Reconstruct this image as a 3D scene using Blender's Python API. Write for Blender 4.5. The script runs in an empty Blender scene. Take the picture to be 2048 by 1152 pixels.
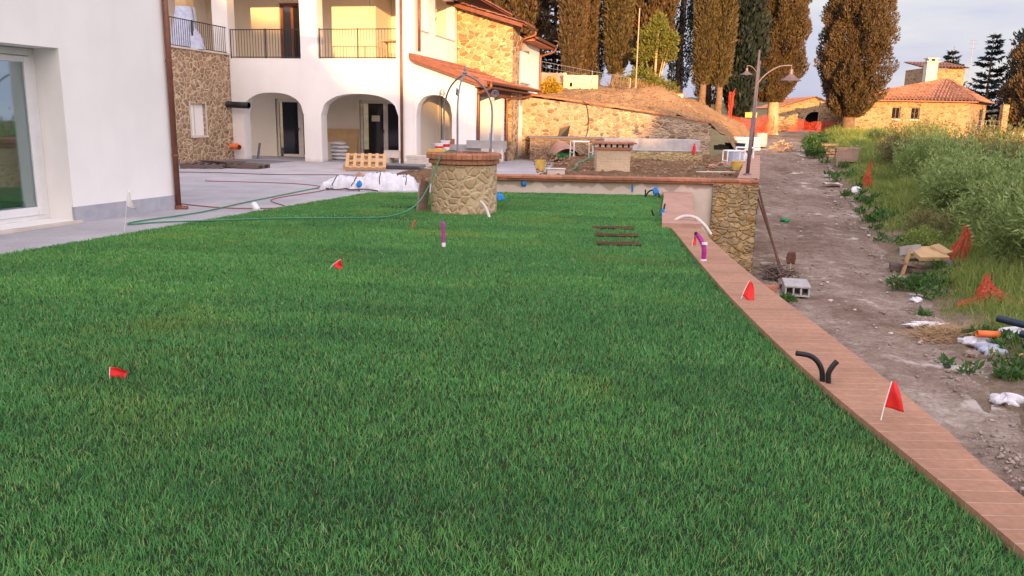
import bpy, math, random
import numpy as np
from mathutils import Vector, Matrix
random.seed(7); RNG = np.random.default_rng(11)
S = bpy.context.scene
COL = S.collection
R = math.radians

# ------------------------------------------------------------------ camera
CAMZ = 1.65; PITCH = math.atan(340/1600); ROLL = 0.02
fw = Vector((0, math.cos(PITCH), -math.sin(PITCH)))
up0 = Vector((0, math.sin(PITCH), math.cos(PITCH))); r0 = Vector((1, 0, 0))
cr = math.cos(ROLL)*r0 + math.sin(ROLL)*up0
cu = -math.sin(ROLL)*r0 + math.cos(ROLL)*up0
cam = bpy.data.cameras.new('camera'); cam.sensor_width = 36; cam.lens = 36*1600/2048
cam.clip_start = 0.05; cam.clip_end = 6000
camo = bpy.data.objects.new('camera', cam); COL.objects.link(camo)
camo.matrix_world = Matrix(((cr.x, cu.x, -fw.x, 0), (cr.y, cu.y, -fw.y, 0), (cr.z, cu.z, -fw.z, CAMZ), (0, 0, 0, 1)))
S.camera = camo

# ------------------------------------------------------------------ light
SUN_EL = R(6.0); SUN_DX = -0.10                     # light travels towards +Y, a little to -X
L = Vector((SUN_DX*math.cos(SUN_EL), math.cos(SUN_EL)*math.sqrt(1-SUN_DX**2), -math.sin(SUN_EL)))
sun = bpy.data.lights.new('sun', 'SUN'); sun.energy = 4.8; sun.angle = R(0.6); sun.color = (1.0, 0.52, 0.18)
suno = bpy.data.objects.new('sun', sun); COL.objects.link(suno)
suno.rotation_euler = L.to_track_quat('-Z', 'Y').to_euler()
w = bpy.data.worlds.new('World'); S.world = w; w.use_nodes = True
nt = w.node_tree; nt.nodes.clear()
out = nt.nodes.new('ShaderNodeOutputWorld')
sky = nt.nodes.new('ShaderNodeTexSky'); sky.sky_type = 'NISHITA'; sky.sun_disc = False
sky.sun_elevation = SUN_EL; sky.sun_rotation = math.atan2(-L.x, -L.y)
sky.air_density = 1.0; sky.dust_density = 1.2
bg1 = nt.nodes.new('ShaderNodeBackground'); bg1.inputs[1].default_value = 0.12
nt.links.new(sky.outputs[0], bg1.inputs[0])
# the veil of thin lavender cloud over the sky
tc = nt.nodes.new('ShaderNodeTexCoord')
mp = nt.nodes.new('ShaderNodeMapping'); mp.inputs['Scale'].default_value = (1.0, 1.0, 4.5); mp.inputs['Location'].default_value = (0.3, 0.2, 0.55)
nz = nt.nodes.new('ShaderNodeTexNoise'); nz.inputs['Scale'].default_value = 2.2; nz.inputs['Detail'].default_value = 6; nz.inputs['Roughness'].default_value = 0.5
nt.links.new(tc.outputs['Generated'], mp.inputs[0]); nt.links.new(mp.outputs[0], nz.inputs[0])
rp = nt.nodes.new('ShaderNodeValToRGB')
rp.color_ramp.elements[0].position = 0.40; rp.color_ramp.elements[0].color = (0.62, 0.65, 0.96, 1)
rp.color_ramp.elements[1].position = 0.60; rp.color_ramp.elements[1].color = (0.98, 0.95, 1.0, 1)
e = rp.color_ramp.elements.new(0.5); e.color = (0.74, 0.74, 0.98, 1)
nt.links.new(nz.outputs[0], rp.inputs[0])
bg2 = nt.nodes.new('ShaderNodeBackground')
# the sky is brightest round the setting sun in the west, dimmer in the east
sxyz = nt.nodes.new('ShaderNodeSeparateXYZ'); nt.links.new(tc.outputs['Generated'], sxyz.inputs[0])
mr = nt.nodes.new('ShaderNodeMapRange'); mr.interpolation_type = 'SMOOTHSTEP'
for k_, v_ in ((1, -1.0), (2, 0.75), (3, 1.9), (4, 0.37)): mr.inputs[k_].default_value = v_
nt.links.new(sxyz.outputs[1], mr.inputs[0]); nt.links.new(mr.outputs[0], bg2.inputs[1])
wm = nt.nodes.new('ShaderNodeValToRGB'); mr2 = nt.nodes.new('ShaderNodeMapRange'); mr2.inputs[1].default_value = -1; nt.links.new(sxyz.outputs[1], mr2.inputs[0]); nt.links.new(mr2.outputs[0], wm.inputs[0])
wm.color_ramp.elements[0].color = (1.0, 0.80, 0.62, 1); wm.color_ramp.elements[1].position = 0.75; wm.color_ramp.elements[1].color = (1, 1, 1, 1)
e = wm.color_ramp.elements.new(0.45); e.color = (1.0, 0.93, 0.86, 1)
mw = nt.nodes.new('ShaderNodeMix'); mw.data_type = 'RGBA'; mw.blend_type = 'MULTIPLY'; mw.inputs[0].default_value = 1
nt.links.new(rp.outputs[0], mw.inputs[6]); nt.links.new(wm.outputs[0], mw.inputs[7]); nt.links.new(mw.outputs[2], bg2.inputs[0])
mx = nt.nodes.new('ShaderNodeMixShader'); mx.inputs[0].default_value = 0.87
nt.links.new(bg1.outputs[0], mx.inputs[1]); nt.links.new(bg2.outputs[0], mx.inputs[2]); nt.links.new(mx.outputs[0], out.inputs[0])
S.view_settings.view_transform = 'Standard'; S.view_settings.look = 'None'
S.view_settings.exposure = 1.2; S.view_settings.gamma = 1.0
S.render.engine = 'CYCLES'
S.cycles.use_denoising = True
S.cycles.max_bounces = 6; S.cycles.transparent_max_bounces = 12

# ------------------------------------------------------------------ materials
def srgb(r, g, b):
    f = lambda c: (c/255)/12.92 if c/255 <= .04045 else ((c/255+.055)/1.055)**2.4
    return (f(r), f(g), f(b), 1)
def newmat(name):
    m = bpy.data.materials.new(name); m.use_nodes = True
    t = m.node_tree; b = t.nodes['Principled BSDF']
    b.inputs['Specular IOR Level'].default_value = 0.3
    return m, t, b
def noise(t, scale, detail=4, coord='Object', rough=.55, stretch=None):
    c = t.nodes.new('ShaderNodeTexCoord'); n = t.nodes.new('ShaderNodeTexNoise')
    n.inputs['Scale'].default_value = scale; n.inputs['Detail'].default_value = detail; n.inputs['Roughness'].default_value = rough
    if stretch:
        mm = t.nodes.new('ShaderNodeMapping'); mm.inputs['Scale'].default_value = stretch
        t.links.new(c.outputs[coord], mm.inputs[0]); t.links.new(mm.outputs[0], n.inputs[0])
    else: t.links.new(c.outputs[coord], n.inputs[0])
    return n
def ramp(t, src, stops):
    r = t.nodes.new('ShaderNodeValToRGB'); cr_ = r.color_ramp
    cr_.elements[0].position, cr_.elements[0].color = stops[0][0], stops[0][1]
    cr_.elements[1].position, cr_.elements[1].color = stops[-1][0], stops[-1][1]
    for p, c in stops[1:-1]: cr_.elements.new(p).color = c
    t.links.new(src, r.inputs[0]); return r
def mix(t, fac, a, b, mode='MIX'):
    m = t.nodes.new('ShaderNodeMix'); m.data_type = 'RGBA'; m.blend_type = mode
    for k, v in ((0, fac), (6, a), (7, b)):
        if isinstance(v, (int, float)): m.inputs[k].default_value = v
        elif isinstance(v, tuple): m.inputs[k].default_value = v
        else: t.links.new(v, m.inputs[k])
    return m.outputs[2]
def math_(t, op, a, b=None, c=None):
    n = t.nodes.new('ShaderNodeMath'); n.operation = op
    for k, v in ((0, a), (1, b), (2, c)):
        if v is None: continue
        if isinstance(v, (int, float)): n.inputs[k].default_value = v
        else: t.links.new(v, n.inputs[k])
    return n.outputs[0]
def bump(t, b, h, strength=.4, dist=.01):
    n = t.nodes.new('ShaderNodeBump'); n.inputs['Strength'].default_value = strength; n.inputs['Distance'].default_value = dist
    t.links.new(h, n.inputs['Height']); t.links.new(n.outputs[0], b.inputs['Normal'])
def sc(c, k): return (min(1, c[0]*k), min(1, c[1]*k), min(1, c[2]*k), 1)
def simple(name, c, rough=.7, var=.18, scale=6, metal=0, spec=None, bmp=.15, island=0):
    m, t, b = newmat(name)
    n = noise(t, scale, 5)
    col = mix(t, ramp(t, n.outputs[0], [(.3, (0, 0, 0, 1)), (.7, (1, 1, 1, 1))]).outputs[0], sc(c, 1-var), sc(c, 1+var))
    if island:
        g = t.nodes.new('ShaderNodeNewGeometry')
        col = mix(t, 1.0, col, ramp(t, g.outputs['Random Per Island'], [(0, (1-island,)*3+(1,)), (1, (1+island*.3, 1+island*.2, 1+island*.2, 1))]).outputs[0], 'MULTIPLY')
    t.links.new(col, b.inputs['Base Color']); b.inputs['Roughness'].default_value = rough; b.inputs['Metallic'].default_value = metal
    if spec is not None: b.inputs['Specular IOR Level'].default_value = spec
    if bmp: bump(t, b, n.outputs[0], bmp, .01)
    return m
def plaster(name, c, dirt=None, dz=.5):
    m, t, b = newmat(name)
    n = noise(t, .7, 6); n2 = noise(t, 45, 3); n3 = noise(t, 3, 5, stretch=(1, 1, .25))
    col = mix(t, ramp(t, n.outputs[0], [(.35, (0, 0, 0, 1)), (.65, (1, 1, 1, 1))]).outputs[0], sc(c, .95), sc(c, 1.03))
    col = mix(t, ramp(t, n3.outputs[0], [(.5, (0, 0, 0, 1)), (.8, (.35, .35, .35, 1))]).outputs[0], col, sc(c, .86))
    if dirt:   # splashed dirt along the foot of the wall
        co = t.nodes.new('ShaderNodeTexCoord'); sx = t.nodes.new('ShaderNodeSeparateXYZ'); t.links.new(co.outputs['Object'], sx.inputs[0])
        h = math_(t, 'SUBTRACT', math_(t, 'MULTIPLY', n3.outputs[0], dz*2), sx.outputs[2])
        col = mix(t, ramp(t, h, [(0, (0, 0, 0, 1)), (dz, (.55, .55, .55, 1))]).outputs[0], col, dirt)
    t.links.new(col, b.inputs['Base Color']); b.inputs['Roughness'].default_value = .9
    bump(t, b, n2.outputs[0], .25, .004)
    return m
def stone(name, scale, mortar, cols, mw=.06, squash=1.5, bmp=.9, coord='Object', smear=0.0, rnd=1.0, disp=0):
    m, t, b = newmat(name)
    c = t.nodes.new('ShaderNodeTexCoord'); mm = t.nodes.new('ShaderNodeMapping'); mm.inputs['Scale'].default_value = (1, 1, squash)
    n = noise(t, 2.5, 3)
    t.links.new(c.outputs[coord], mm.inputs[0])
    dv = t.nodes.new('ShaderNodeVectorMath'); dv.operation = 'MULTIPLY_ADD'
    t.links.new(n.outputs[1], dv.inputs[0]); dv.inputs[1].default_value = (.22, .22, .22); t.links.new(mm.outputs[0], dv.inputs[2])
    v1 = t.nodes.new('ShaderNodeTexVoronoi'); v2 = t.nodes.new('ShaderNodeTexVoronoi'); v2.feature = 'DISTANCE_TO_EDGE'
    for v in (v1, v2): v.inputs['Scale'].default_value = scale; v.inputs['Randomness'].default_value = rnd; t.links.new(dv.outputs[0], v.inputs[0])
    n2 = noise(t, 18, 5); n3 = noise(t, 1.3, 3)
    ed = math_(t, 'ADD', v2.outputs[0], math_(t, 'MULTIPLY', math_(t, 'SUBTRACT', n2.outputs[0], .5), .07))
    if smear: ed = math_(t, 'SUBTRACT', ed, math_(t, 'MULTIPLY', math_(t, 'SUBTRACT', n3.outputs[0], .42), smear))
    fac = ramp(t, ed, [(mw*.6, (0, 0, 0, 1)), (mw*1.5, (1, 1, 1, 1))])
    sx = t.nodes.new('ShaderNodeSeparateColor'); t.links.new(v1.outputs['Color'], sx.inputs[0])
    st = ramp(t, sx.outputs[0], [(i/(len(cols)-1), k) for i, k in enumerate(cols)])
    st2 = mix(t, 1.0, st.outputs[0], ramp(t, n2.outputs[0], [(.25, (.7, .7, .7, 1)), (.75, (1.2, 1.2, 1.2, 1))]).outputs[0], 'MULTIPLY')
    mo = mix(t, ramp(t, n2.outputs[0], [(.3, (0, 0, 0, 1)), (.7, (1, 1, 1, 1))]).outputs[0], sc(mortar, .88), sc(mortar, 1.08))
    col = mix(t, fac.outputs[0], mo, st2)
    t.links.new(col, b.inputs['Base Color']); b.inputs['Roughness'].default_value = .92
    hh = math_(t, 'ADD', ramp(t, ed, [(0, (0, 0, 0, 1)), (mw*2.5, (1, 1, 1, 1))]).outputs[0], math_(t, 'MULTIPLY', n2.outputs[0], .5))
    bump(t, b, hh, bmp, .03)
    if disp:
        dn = t.nodes.new('ShaderNodeDisplacement'); dn.inputs['Scale'].default_value = disp; dn.inputs['Midlevel'].default_value = .9
        t.links.new(hh, dn.inputs['Height']); t.links.new(dn.outputs[0], t.nodes['Material Output'].inputs['Displacement']); m.displacement_method = 'BOTH'
    return m
def brickmat(name, c1, c2, mortar, bw, bh, ms=.01, coord='Object', rot=None, off=.5):
    m, t, b = newmat(name)
    c = t.nodes.new('ShaderNodeTexCoord'); mm = t.nodes.new('ShaderNodeMapping')
    if rot: mm.inputs['Rotation'].default_value = rot
    br = t.nodes.new('ShaderNodeTexBrick'); br.offset = off
    t.links.new(c.outputs[coord], mm.inputs[0]); t.links.new(mm.outputs[0], br.inputs[0])
    br.inputs['Scale'].default_value = 1; br.inputs['Brick Width'].default_value = bw; br.inputs['Row Height'].default_value = bh
    br.inputs['Mortar Size'].default_value = ms; br.inputs['Mortar Smooth'].default_value = .2; br.inputs['Bias'].default_value = 0
    br.inputs['Color1'].default_value = c1; br.inputs['Color2'].default_value = c2; br.inputs['Mortar'].default_value = mortar
    n = noise(t, 1.2, 6); n2 = noise(t, 30, 4)
    col = mix(t, 1.0, br.outputs[0], ramp(t, n.outputs[0], [(.3, (.82, .82, .82, 1)), (.7, (1.12, 1.1, 1.08, 1))]).outputs[0], 'MULTIPLY')
    col = mix(t, 1.0, col, ramp(t, n2.outputs[0], [(.3, (.85, .85, .85, 1)), (.7, (1.1, 1.1, 1.1, 1))]).outputs[0], 'MULTIPLY')
    t.links.new(col, b.inputs['Base Color']); b.inputs['Roughness'].default_value = .85
    bump(t, b, math_(t, 'ADD', math_(t, 'SUBTRACT', 1, br.outputs[1]), math_(t, 'MULTIPLY', n2.outputs[0], .3)), .5, .008)
    return m
def ground(name, stops, s1=.6, s2=14, mixf=.5, bmp=.8, dist=.03, stretch=None, spots=None):
    m, t, b = newmat(name)
    n = noise(t, s1, 7, stretch=stretch, rough=.62); n2 = noise(t, s2, 6, rough=.7); n3 = noise(t, s2*5, 3, rough=.7)
    v = math_(t, 'ADD', math_(t, 'MULTIPLY', n.outputs[0], 1-mixf), math_(t, 'MULTIPLY', n2.outputs[0], mixf))
    col = ramp(t, v, stops).outputs[0]
    col = mix(t, 1.0, col, ramp(t, n3.outputs[0], [(.25, (.62, .62, .62, 1)), (.75, (1.3, 1.3, 1.3, 1))]).outputs[0], 'MULTIPLY')
    if spots:
        n4 = noise(t, spots[1], 5, rough=.65)
        col = mix(t, ramp(t, n4.outputs[0], [(spots[2], (0, 0, 0, 1)), (spots[2]+.06, (1, 1, 1, 1))]).outputs[0], col, spots[0])
    t.links.new(col, b.inputs['Base Color']); b.inputs['Roughness'].default_value = .95; b.inputs['Specular IOR Level'].default_value = .15
    bump(t, b, math_(t, 'ADD', n2.outputs[0], math_(t, 'MULTIPLY', n3.outputs[0], .5)), bmp, dist)
    return m
def leafmat(name, cols, trans=.25, patch=None, rough=.6, pscale=1.0, rolls=False):
    m, t, b = newmat(name)
    g = t.nodes.new('ShaderNodeNewGeometry')
    c = ramp(t, g.outputs['Random Per Island'], [(i/(len(cols)-1), k) for i, k in enumerate(cols)]).outputs[0]
    if patch:
        n = noise(t, pscale, 4, rough=.6)
        c = mix(t, ramp(t, n.outputs[0], patch[1]).outputs[0], c, mix(t, .75, c, patch[0]))
    if rolls:      # strips of rolled-out turf differ a little in tone
        co = t.nodes.new('ShaderNodeTexCoord'); mm = t.nodes.new('ShaderNodeMapping'); mm.inputs['Rotation'].default_value = (0, 0, R(8))
        n5 = noise(t, 1.5, 3); dv = t.nodes.new('ShaderNodeVectorMath'); dv.operation = 'MULTIPLY_ADD'; dv.inputs[1].default_value = (.12, .12, 0)
        t.links.new(n5.outputs[1], dv.inputs[0]); t.links.new(co.outputs['Object'], dv.inputs[2]); t.links.new(dv.outputs[0], mm.inputs[0])
        br = t.nodes.new('ShaderNodeTexBrick'); t.links.new(mm.outputs[0], br.inputs[0]); br.inputs['Scale'].default_value = 1
        br.inputs['Brick Width'].default_value = 2.4; br.inputs['Row Height'].default_value = .42; br.inputs['Mortar Size'].default_value = .015; br.inputs['Mortar Smooth'].default_value = 1
        br.inputs['Color1'].default_value = (.80, .84, .84, 1); br.inputs['Color2'].default_value = (1.13, 1.10, 1.0, 1); br.inputs['Mortar'].default_value = (1.12, .98, .75, 1)
        n6 = noise(t, .35, 4)
        c = mix(t, 1.0, c, br.outputs[0], 'MULTIPLY'); c = mix(t, 1.0, c, ramp(t, n6.outputs[0], [(.35, (.84, .88, .9, 1)), (.65, (1.15, 1.12, 1.0, 1))]).outputs[0], 'MULTIPLY')
    t.links.new(c, b.inputs['Base Color']); b.inputs['Roughness'].default_value = rough
    b.inputs['Specular IOR Level'].default_value = .25
    tr = t.nodes.new('ShaderNodeBsdfTranslucent'); t.links.new(c, tr.inputs[0])
    ms = t.nodes.new('ShaderNodeMixShader'); ms.inputs[0].default_value = trans
    o = t.nodes['Material Output']
    t.links.new(b.outputs[0], ms.inputs[1]); t.links.new(tr.outputs[0], ms.inputs[2]); t.links.new(ms.outputs[0], o.inputs[0])
    return m
def glassmat(name, tint, refl=.12, rough=.02, through=.75):
    m, t, b = newmat(name)
    t.nodes.remove(b)
    tr = t.nodes.new('ShaderNodeBsdfTransparent'); tr.inputs[0].default_value = tint
    gl = t.nodes.new('ShaderNodeBsdfGlossy'); gl.inputs['Roughness'].default_value = rough; gl.inputs[0].default_value = (.9, .95, 1, 1)
    fr = t.nodes.new('ShaderNodeFresnel'); fr.inputs[0].default_value = 1.5
    f2 = math_(t, 'ADD', math_(t, 'MULTIPLY', fr.outputs[0], 1.3), refl)
    ms = t.nodes.new('ShaderNodeMixShader'); t.links.new(f2, ms.inputs[0])
    t.links.new(tr.outputs[0], ms.inputs[1]); t.links.new(gl.outputs[0], ms.inputs[2]); t.links.new(ms.outputs[0], t.nodes['Material Output'].inputs[0])
    return m
def netmat(name, c, scale=22, hole=.5):
    m, t, b = newmat(name)
    n = noise(t, 5, 4)
    t.links.new(mix(t, n.outputs[0], sc(c, .8), sc(c, 1.15)), b.inputs['Base Color']); b.inputs['Roughness'].default_value = .6
    uv = t.nodes.new('ShaderNodeTexCoord'); vo = t.nodes.new('ShaderNodeTexVoronoi'); vo.feature = 'DISTANCE_TO_EDGE'
    vo.inputs['Scale'].default_value = scale; vo.inputs['Randomness'].default_value = .35; t.links.new(uv.outputs['Object'], vo.inputs[0])
    h = math_(t, 'GREATER_THAN', vo.outputs[0], hole)
    tr = t.nodes.new('ShaderNodeBsdfTransparent'); trl = t.nodes.new('ShaderNodeBsdfTranslucent'); trl.inputs[0].default_value = c
    m1 = t.nodes.new('ShaderNodeMixShader'); m1.inputs[0].default_value = .3
    t.links.new(b.outputs[0], m1.inputs[1]); t.links.new(trl.outputs[0], m1.inputs[2])
    ms = t.nodes.new('ShaderNodeMixShader'); t.links.new(h, ms.inputs[0])
    t.links.new(m1.outputs[0], ms.inputs[1]); t.links.new(tr.outputs[0], ms.inputs[2]); t.links.new(ms.outputs[0], t.nodes['Material Output'].inputs[0])
    return m
def wood(name, c, c2):
    m, t, b = newmat(name)
    n = noise(t, 4, 6, stretch=(1, 12, 12)); n2 = noise(t, 2, 3)
    g = t.nodes.new('ShaderNodeNewGeometry')
    col = mix(t, ramp(t, n.outputs[0], [(.35, (0, 0, 0, 1)), (.65, (1, 1, 1, 1))]).outputs[0], c, c2)
    col = mix(t, 1.0, col, ramp(t, g.outputs['Random Per Island'], [(0, (.75, .75, .75, 1)), (1, (1.15, 1.12, 1.1, 1))]).outputs[0], 'MULTIPLY')
    t.links.new(col, b.inputs['Base Color']); b.inputs['Roughness'].default_value = .85; bump(t, b, n.outputs[0], .3, .004)
    return m

M = {}
M['white'] = plaster('white_plaster', (.80, .79, .74, 1))
M['white_low'] = plaster('white_plaster_facade', (.80, .78, .72, 1), dirt=(.5, .42, .34, 1), dz=.12)
M['beige'] = plaster('beige_plaster', (.72, .64, .50, 1))
M['grey_plinth'] = simple('grey_plinth', (.36, .365, .39, 1), .8, .12, 5)
M['wall_stone'] = stone('wing_stone', 4.6, (.58, .45, .30, 1), [(.24, .145, .07, 1), (.33, .21, .11, 1), (.40, .28, .16, 1), (.28, .19, .12, 1), (.36, .25, .14, 1)], .075, 1.25)
M['tower_stone'] = stone('tower_stone', 3.6, (.60, .47, .30, 1), [(.24, .14, .07, 1), (.42, .29, .16, 1), (.50, .37, .22, 1), (.18, .115, .06, 1)], .06, 1.7)
M['well_stone'] = stone('well_stone', 6.4, (.50, .39, .23, 1), [(.38, .28, .15, 1), (.43, .32, .175, 1), (.47, .36, .205, 1), (.36, .27, .15, 1)], .06, 1.15, bmp=.35, smear=.35, disp=.009)
M['rubble_stone'] = stone('retaining_stone', 4.2, (.46, .36, .25, 1), [(.22, .15, .09, 1), (.36, .26, .165, 1), (.43, .32, .21, 1), (.30, .23, .16, 1), (.16, .11, .07, 1)], .07, 1.8)
M['pier_stone'] = stone('pier_stone', 4.5, (.46, .34, .17, 1), [(.30, .19, .075, 1), (.40, .27, .11, 1), (.36, .27, .14, 1), (.27, .20, .12, 1), (.45, .33, .16, 1)], .05, 1.9, bmp=.6, disp=.010)
M['farm_stone'] = stone('farmhouse_stone', 2.6, (.44, .32, .18, 1), [(.20, .125, .06, 1), (.34, .225, .12, 1), (.41, .29, .17, 1), (.14, .09, .05, 1)], .07, 2.4)
M['planter_stone'] = stone('planter_stone', 6.5, (.40, .32, .17, 1), [(.40, .30, .13, 1), (.50, .39, .19, 1), (.45, .36, .20, 1)], .05, 1.7)
M['ledge_stone'] = stone('ledge_stone', 4, (.40, .32, .22, 1), [(.26, .17, .10, 1), (.33, .23, .14, 1), (.40, .30, .20, 1)], .05, 1.6)
M['coping'] = brickmat('terracotta_coping', (.345, .19, .115, 1), (.405, .222, .135, 1), (.47, .33, .24, 1), .115, 4.0, .0032, 'UV', off=0)
M['coping_pink'] = simple('pink_coping', (.42, .25, .18, 1), .85, .15, 4)
M['pier_brick'] = brickmat('pale_brick', (.52, .40, .25, 1), (.58, .45, .30, 1), (.60, .50, .36, 1), .24, .07, .008, 'Object', (R(90), 0, 0))
M['terracotta'] = simple('terracotta', (.42, .185, .10, 1), .85, .2, 8, island=.3)
M['tile'] = simple('roof_tile', (.25, .105, .07, 1), .85, .3, 3, island=.35)
M['old_tile'] = simple('old_roof_tile', (.29, .15, .10, 1), .9, .4, 2.5, island=.45)
M['copper'] = simple('copper_downpipe', (.20, .085, .055, 1), .45, .2, 6, metal=.3)
M['rustmetal'] = simple('rusty_steel', (.11, .055, .035, 1), .75, .3, 12)
M['iron'] = simple('dark_iron', (.05, .045, .045, 1), .5, .2, 10, metal=.4)
M['greyiron'] = simple('grey_wrought_iron', (.25, .26, .27, 1), .5, .15, 10, metal=.5)
M['lampmetal'] = simple('brown_lamp_metal', (.16, .125, .125, 1), .5, .2, 8, metal=.4)
M['fascia'] = simple('terracotta_fascia', (.17, .07, .05, 1), .8, .2, 5)
M['alu'] = simple('white_frame', (.66, .66, .64, 1), .4, .05, 5)
M['frame'] = simple('cream_door_frame', (.62, .55, .46, 1), .55, .08, 5)
M['dark_glass'] = simple('dark_door_glass', (.015, .015, .02, 1), .06, .1, 2, spec=.5, bmp=0)
M['glass'] = glassmat('window_glass', (.72, .86, .84, 1))
M['teal_glass'] = simple('teal_glass_edge', (.10, .30, .27, 1), .2, .1, 3)
M['paper'] = simple('paper', (.7, .62, .48, 1), .8, .06, 8)
M['red'] = simple('red_flag_cloth', (.66, .025, .022, 1), .6, .25, 22, bmp=.5)
M['white_pl'] = simple('white_plastic', (.78, .77, .75, 1), .45, .06, 9)
M['blue'] = simple('blue_plastic', (.02, .24, .62, 1), .5, .2, 14)
M['purple'] = simple('purple_conduit', (.36, .025, .24, 1), .5, .15, 20)
M['orangestake'] = simple('orange_brown_stake', (.36, .13, .05, 1), .7, .2, 12)
M['black'] = simple('black_plastic', (.018, .018, .02, 1), .5, .2, 12)
M['bluepipe'] = simple('blue_black_pipe', (.015, .028, .05, 1), .5, .2, 8)
M['orange_pipe'] = simple('orange_pipe', (.72, .17, .045, 1), .5, .1, 8)
M['whitepipe'] = simple('grey_white_pipe', (.62, .57, .53, 1), .55, .1, 20)
M['greenhose'] = simple('green_hose', (.05, .22, .12, 1), .5, .15, 10)
M['redhose'] = simple('red_hose', (.30, .08, .06, 1), .6, .15, 10)
M['greenpl'] = simple('green_plastic', (.01, .26, .09, 1), .5, .15, 6)
M['yellow'] = simple('yellow_plastic', (.58, .40, .09, 1), .6, .15, 8)
M['wood'] = wood('pallet_wood', (.48, .28, .13, 1), (.60, .40, .21, 1))
M['oldwood'] = wood('grey_old_wood', (.26, .18, .13, 1), (.36, .27, .21, 1))
M['darkwood'] = wood('dark_wood', (.10, .075, .065, 1), (.17, .125, .105, 1))
M['ply'] = simple('plywood', (.50, .34, .17, 1), .8, .12, 3)
M['slab'] = simple('pale_slab', (.62, .56, .48, 1), .85, .12, 4, island=.2)
M['greyslab'] = simple('dark_slab', (.20, .20, .21, 1), .85, .15, 4, island=.25)
M['tarp'] = simple('white_sack', (.66, .66, .68, 1), .6, .12, 9, bmp=.8)
M['concrete'] = simple('concrete', (.40, .385, .37, 1), .9, .15, 6, bmp=.4)
M['bluegrey'] = simple('grey_bundle', (.42, .46, .56, 1), .8, .15, 9)
M['brick'] = simple('brick', (.40, .17, .10, 1), .9, .2, 10, island=.3)
M['rock'] = simple('rubble_rock', (.34, .28, .23, 1), .95, .25, 9, bmp=.6, island=.4)
M['straw'] = leafmat('straw', [(.36, .24, .13, 1), (.55, .40, .24, 1), (.46, .31, .17, 1)], .15)
M['net'] = netmat('orange_net', (.66, .085, .045, 1), 14, .085)
M['netfine'] = netmat('orange_net_bunched', (.66, .10, .06, 1), 26, .10)
M['yellowwall'] = plaster('yellow_rendered', (.76, .66, .38, 1))
M['brownwall'] = plaster('brown_rendered', (.36, .24, .18, 1))
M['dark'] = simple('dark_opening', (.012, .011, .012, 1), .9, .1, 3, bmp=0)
M['bark'] = simple('bark', (.17, .115, .075, 1), .95, .3, 5, bmp=.8)
M['palebark'] = simple('pale_bark', (.42, .33, .22, 1), .95, .25, 5, bmp=.8)
M['cyp'] = leafmat('cypress_foliage', [(.066, .048, .024, 1), (.10, .068, .034, 1), (.13, .09, .048, 1), (.066, .062, .03, 1)], .15)
M['cyp_green'] = leafmat('olive_cypress_foliage', [(.068, .056, .024, 1), (.115, .088, .036, 1), (.085, .075, .032, 1)], .15)
M['fir'] = leafmat('fir_and_shade_foliage', [(.012, .026, .026, 1), (.028, .042, .036, 1), (.018, .032, .036, 1)], .08)  # firs' own dark green; on two other trees it stands in for shade
M['decid'] = leafmat('light_green_foliage', [(.10, .14, .022, 1), (.19, .20, .04, 1), (.13, .13, .03, 1)], .3)
M['olive'] = leafmat('silver_green_foliage', [(.11, .19, .05, 1), (.20, .30, .085, 1), (.33, .40, .15, 1), (.15, .23, .06, 1)], .25)
M['olive_y'] = leafmat('yellow_green_foliage', [(.14, .15, .05, 1), (.23, .22, .085, 1), (.18, .19, .08, 1)], .25)
M['yellowbush'] = leafmat('yellow_flowers', [(.55, .33, .01, 1), (.45, .30, .02, 1), (.12, .12, .02, 1)], .25)
M['weed'] = leafmat('weed_foliage', [(.05, .13, .03, 1), (.09, .19, .045, 1), (.06, .12, .04, 1)], .25)
M['grass'] = leafmat('lawn_grass', [(0.040, 0.167, 0.046, 1), (0.097, 0.305, 0.088, 1), (0.177, 0.448, 0.132, 1), (0.071, 0.253, 0.088, 1), (0.118, 0.356, 0.110, 1), (0.112, 0.328, 0.099, 1), (0.088, 0.287, 0.094, 1), (0.153, 0.414, 0.132, 1), (0.077, 0.259, 0.083, 1), (0.201, 0.471, 0.154, 1), (0.425, 0.437, 0.187, 1)], .3,
                     ((.32, .36, .07, 1), [(.54, (0, 0, 0, 1)), (.76, (.65, .65, .65, 1))]), .5, .6, rolls=True)
M['tallgrass'] = leafmat('verge_grass', [(.14, .24, .04, 1), (.23, .32, .06, 1), (.36, .37, .13, 1), (.12, .23, .05, 1)], .3)
M['drygrass'] = leafmat('dry_grass', [(.22, .14, .05, 1), (.34, .21, .08, 1), (.16, .10, .04, 1)], .2)
M['lawnsoil'] = ground('lawn_soil', [(.3, (.020, .035, .014, 1)), (.7, (.035, .060, .022, 1))], 1, 20)
M['patio'] = brickmat('grey_paving', (.40, .395, .41, 1), (.42, .415, .43, 1), (.34, .335, .345, 1), 1.2, .6, .006, 'Object')
M['soil'] = ground('terrace_soil', [(.36, (.13, .07, .035, 1)), (.5, (.22, .13, .07, 1)), (.64, (.31, .20, .125, 1))], .8, 6, .65, 1.0, .10, spots=((.40, .31, .22, 1), 14, .64))
M['slotsoil'] = ground('slot_soil', [(.36, (.05, .03, .018, 1)), (.64, (.16, .085, .045, 1))], 6, 30)
M['gravel'] = simple('gravel_stones', (.38, .32, .27, 1), .95, .15, 9, island=.55)
M['clods'] = simple('soil_clods', (.31, .195, .105, 1), .95, .15, 9, island=.5)
M['mound'] = ground('hillside_soil', [(.36, (.25, .14, .065, 1)), (.5, (.34, .205, .10, 1)), (.64, (.42, .285, .155, 1))], .5, 6, .6, 1.0, .06)
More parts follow.
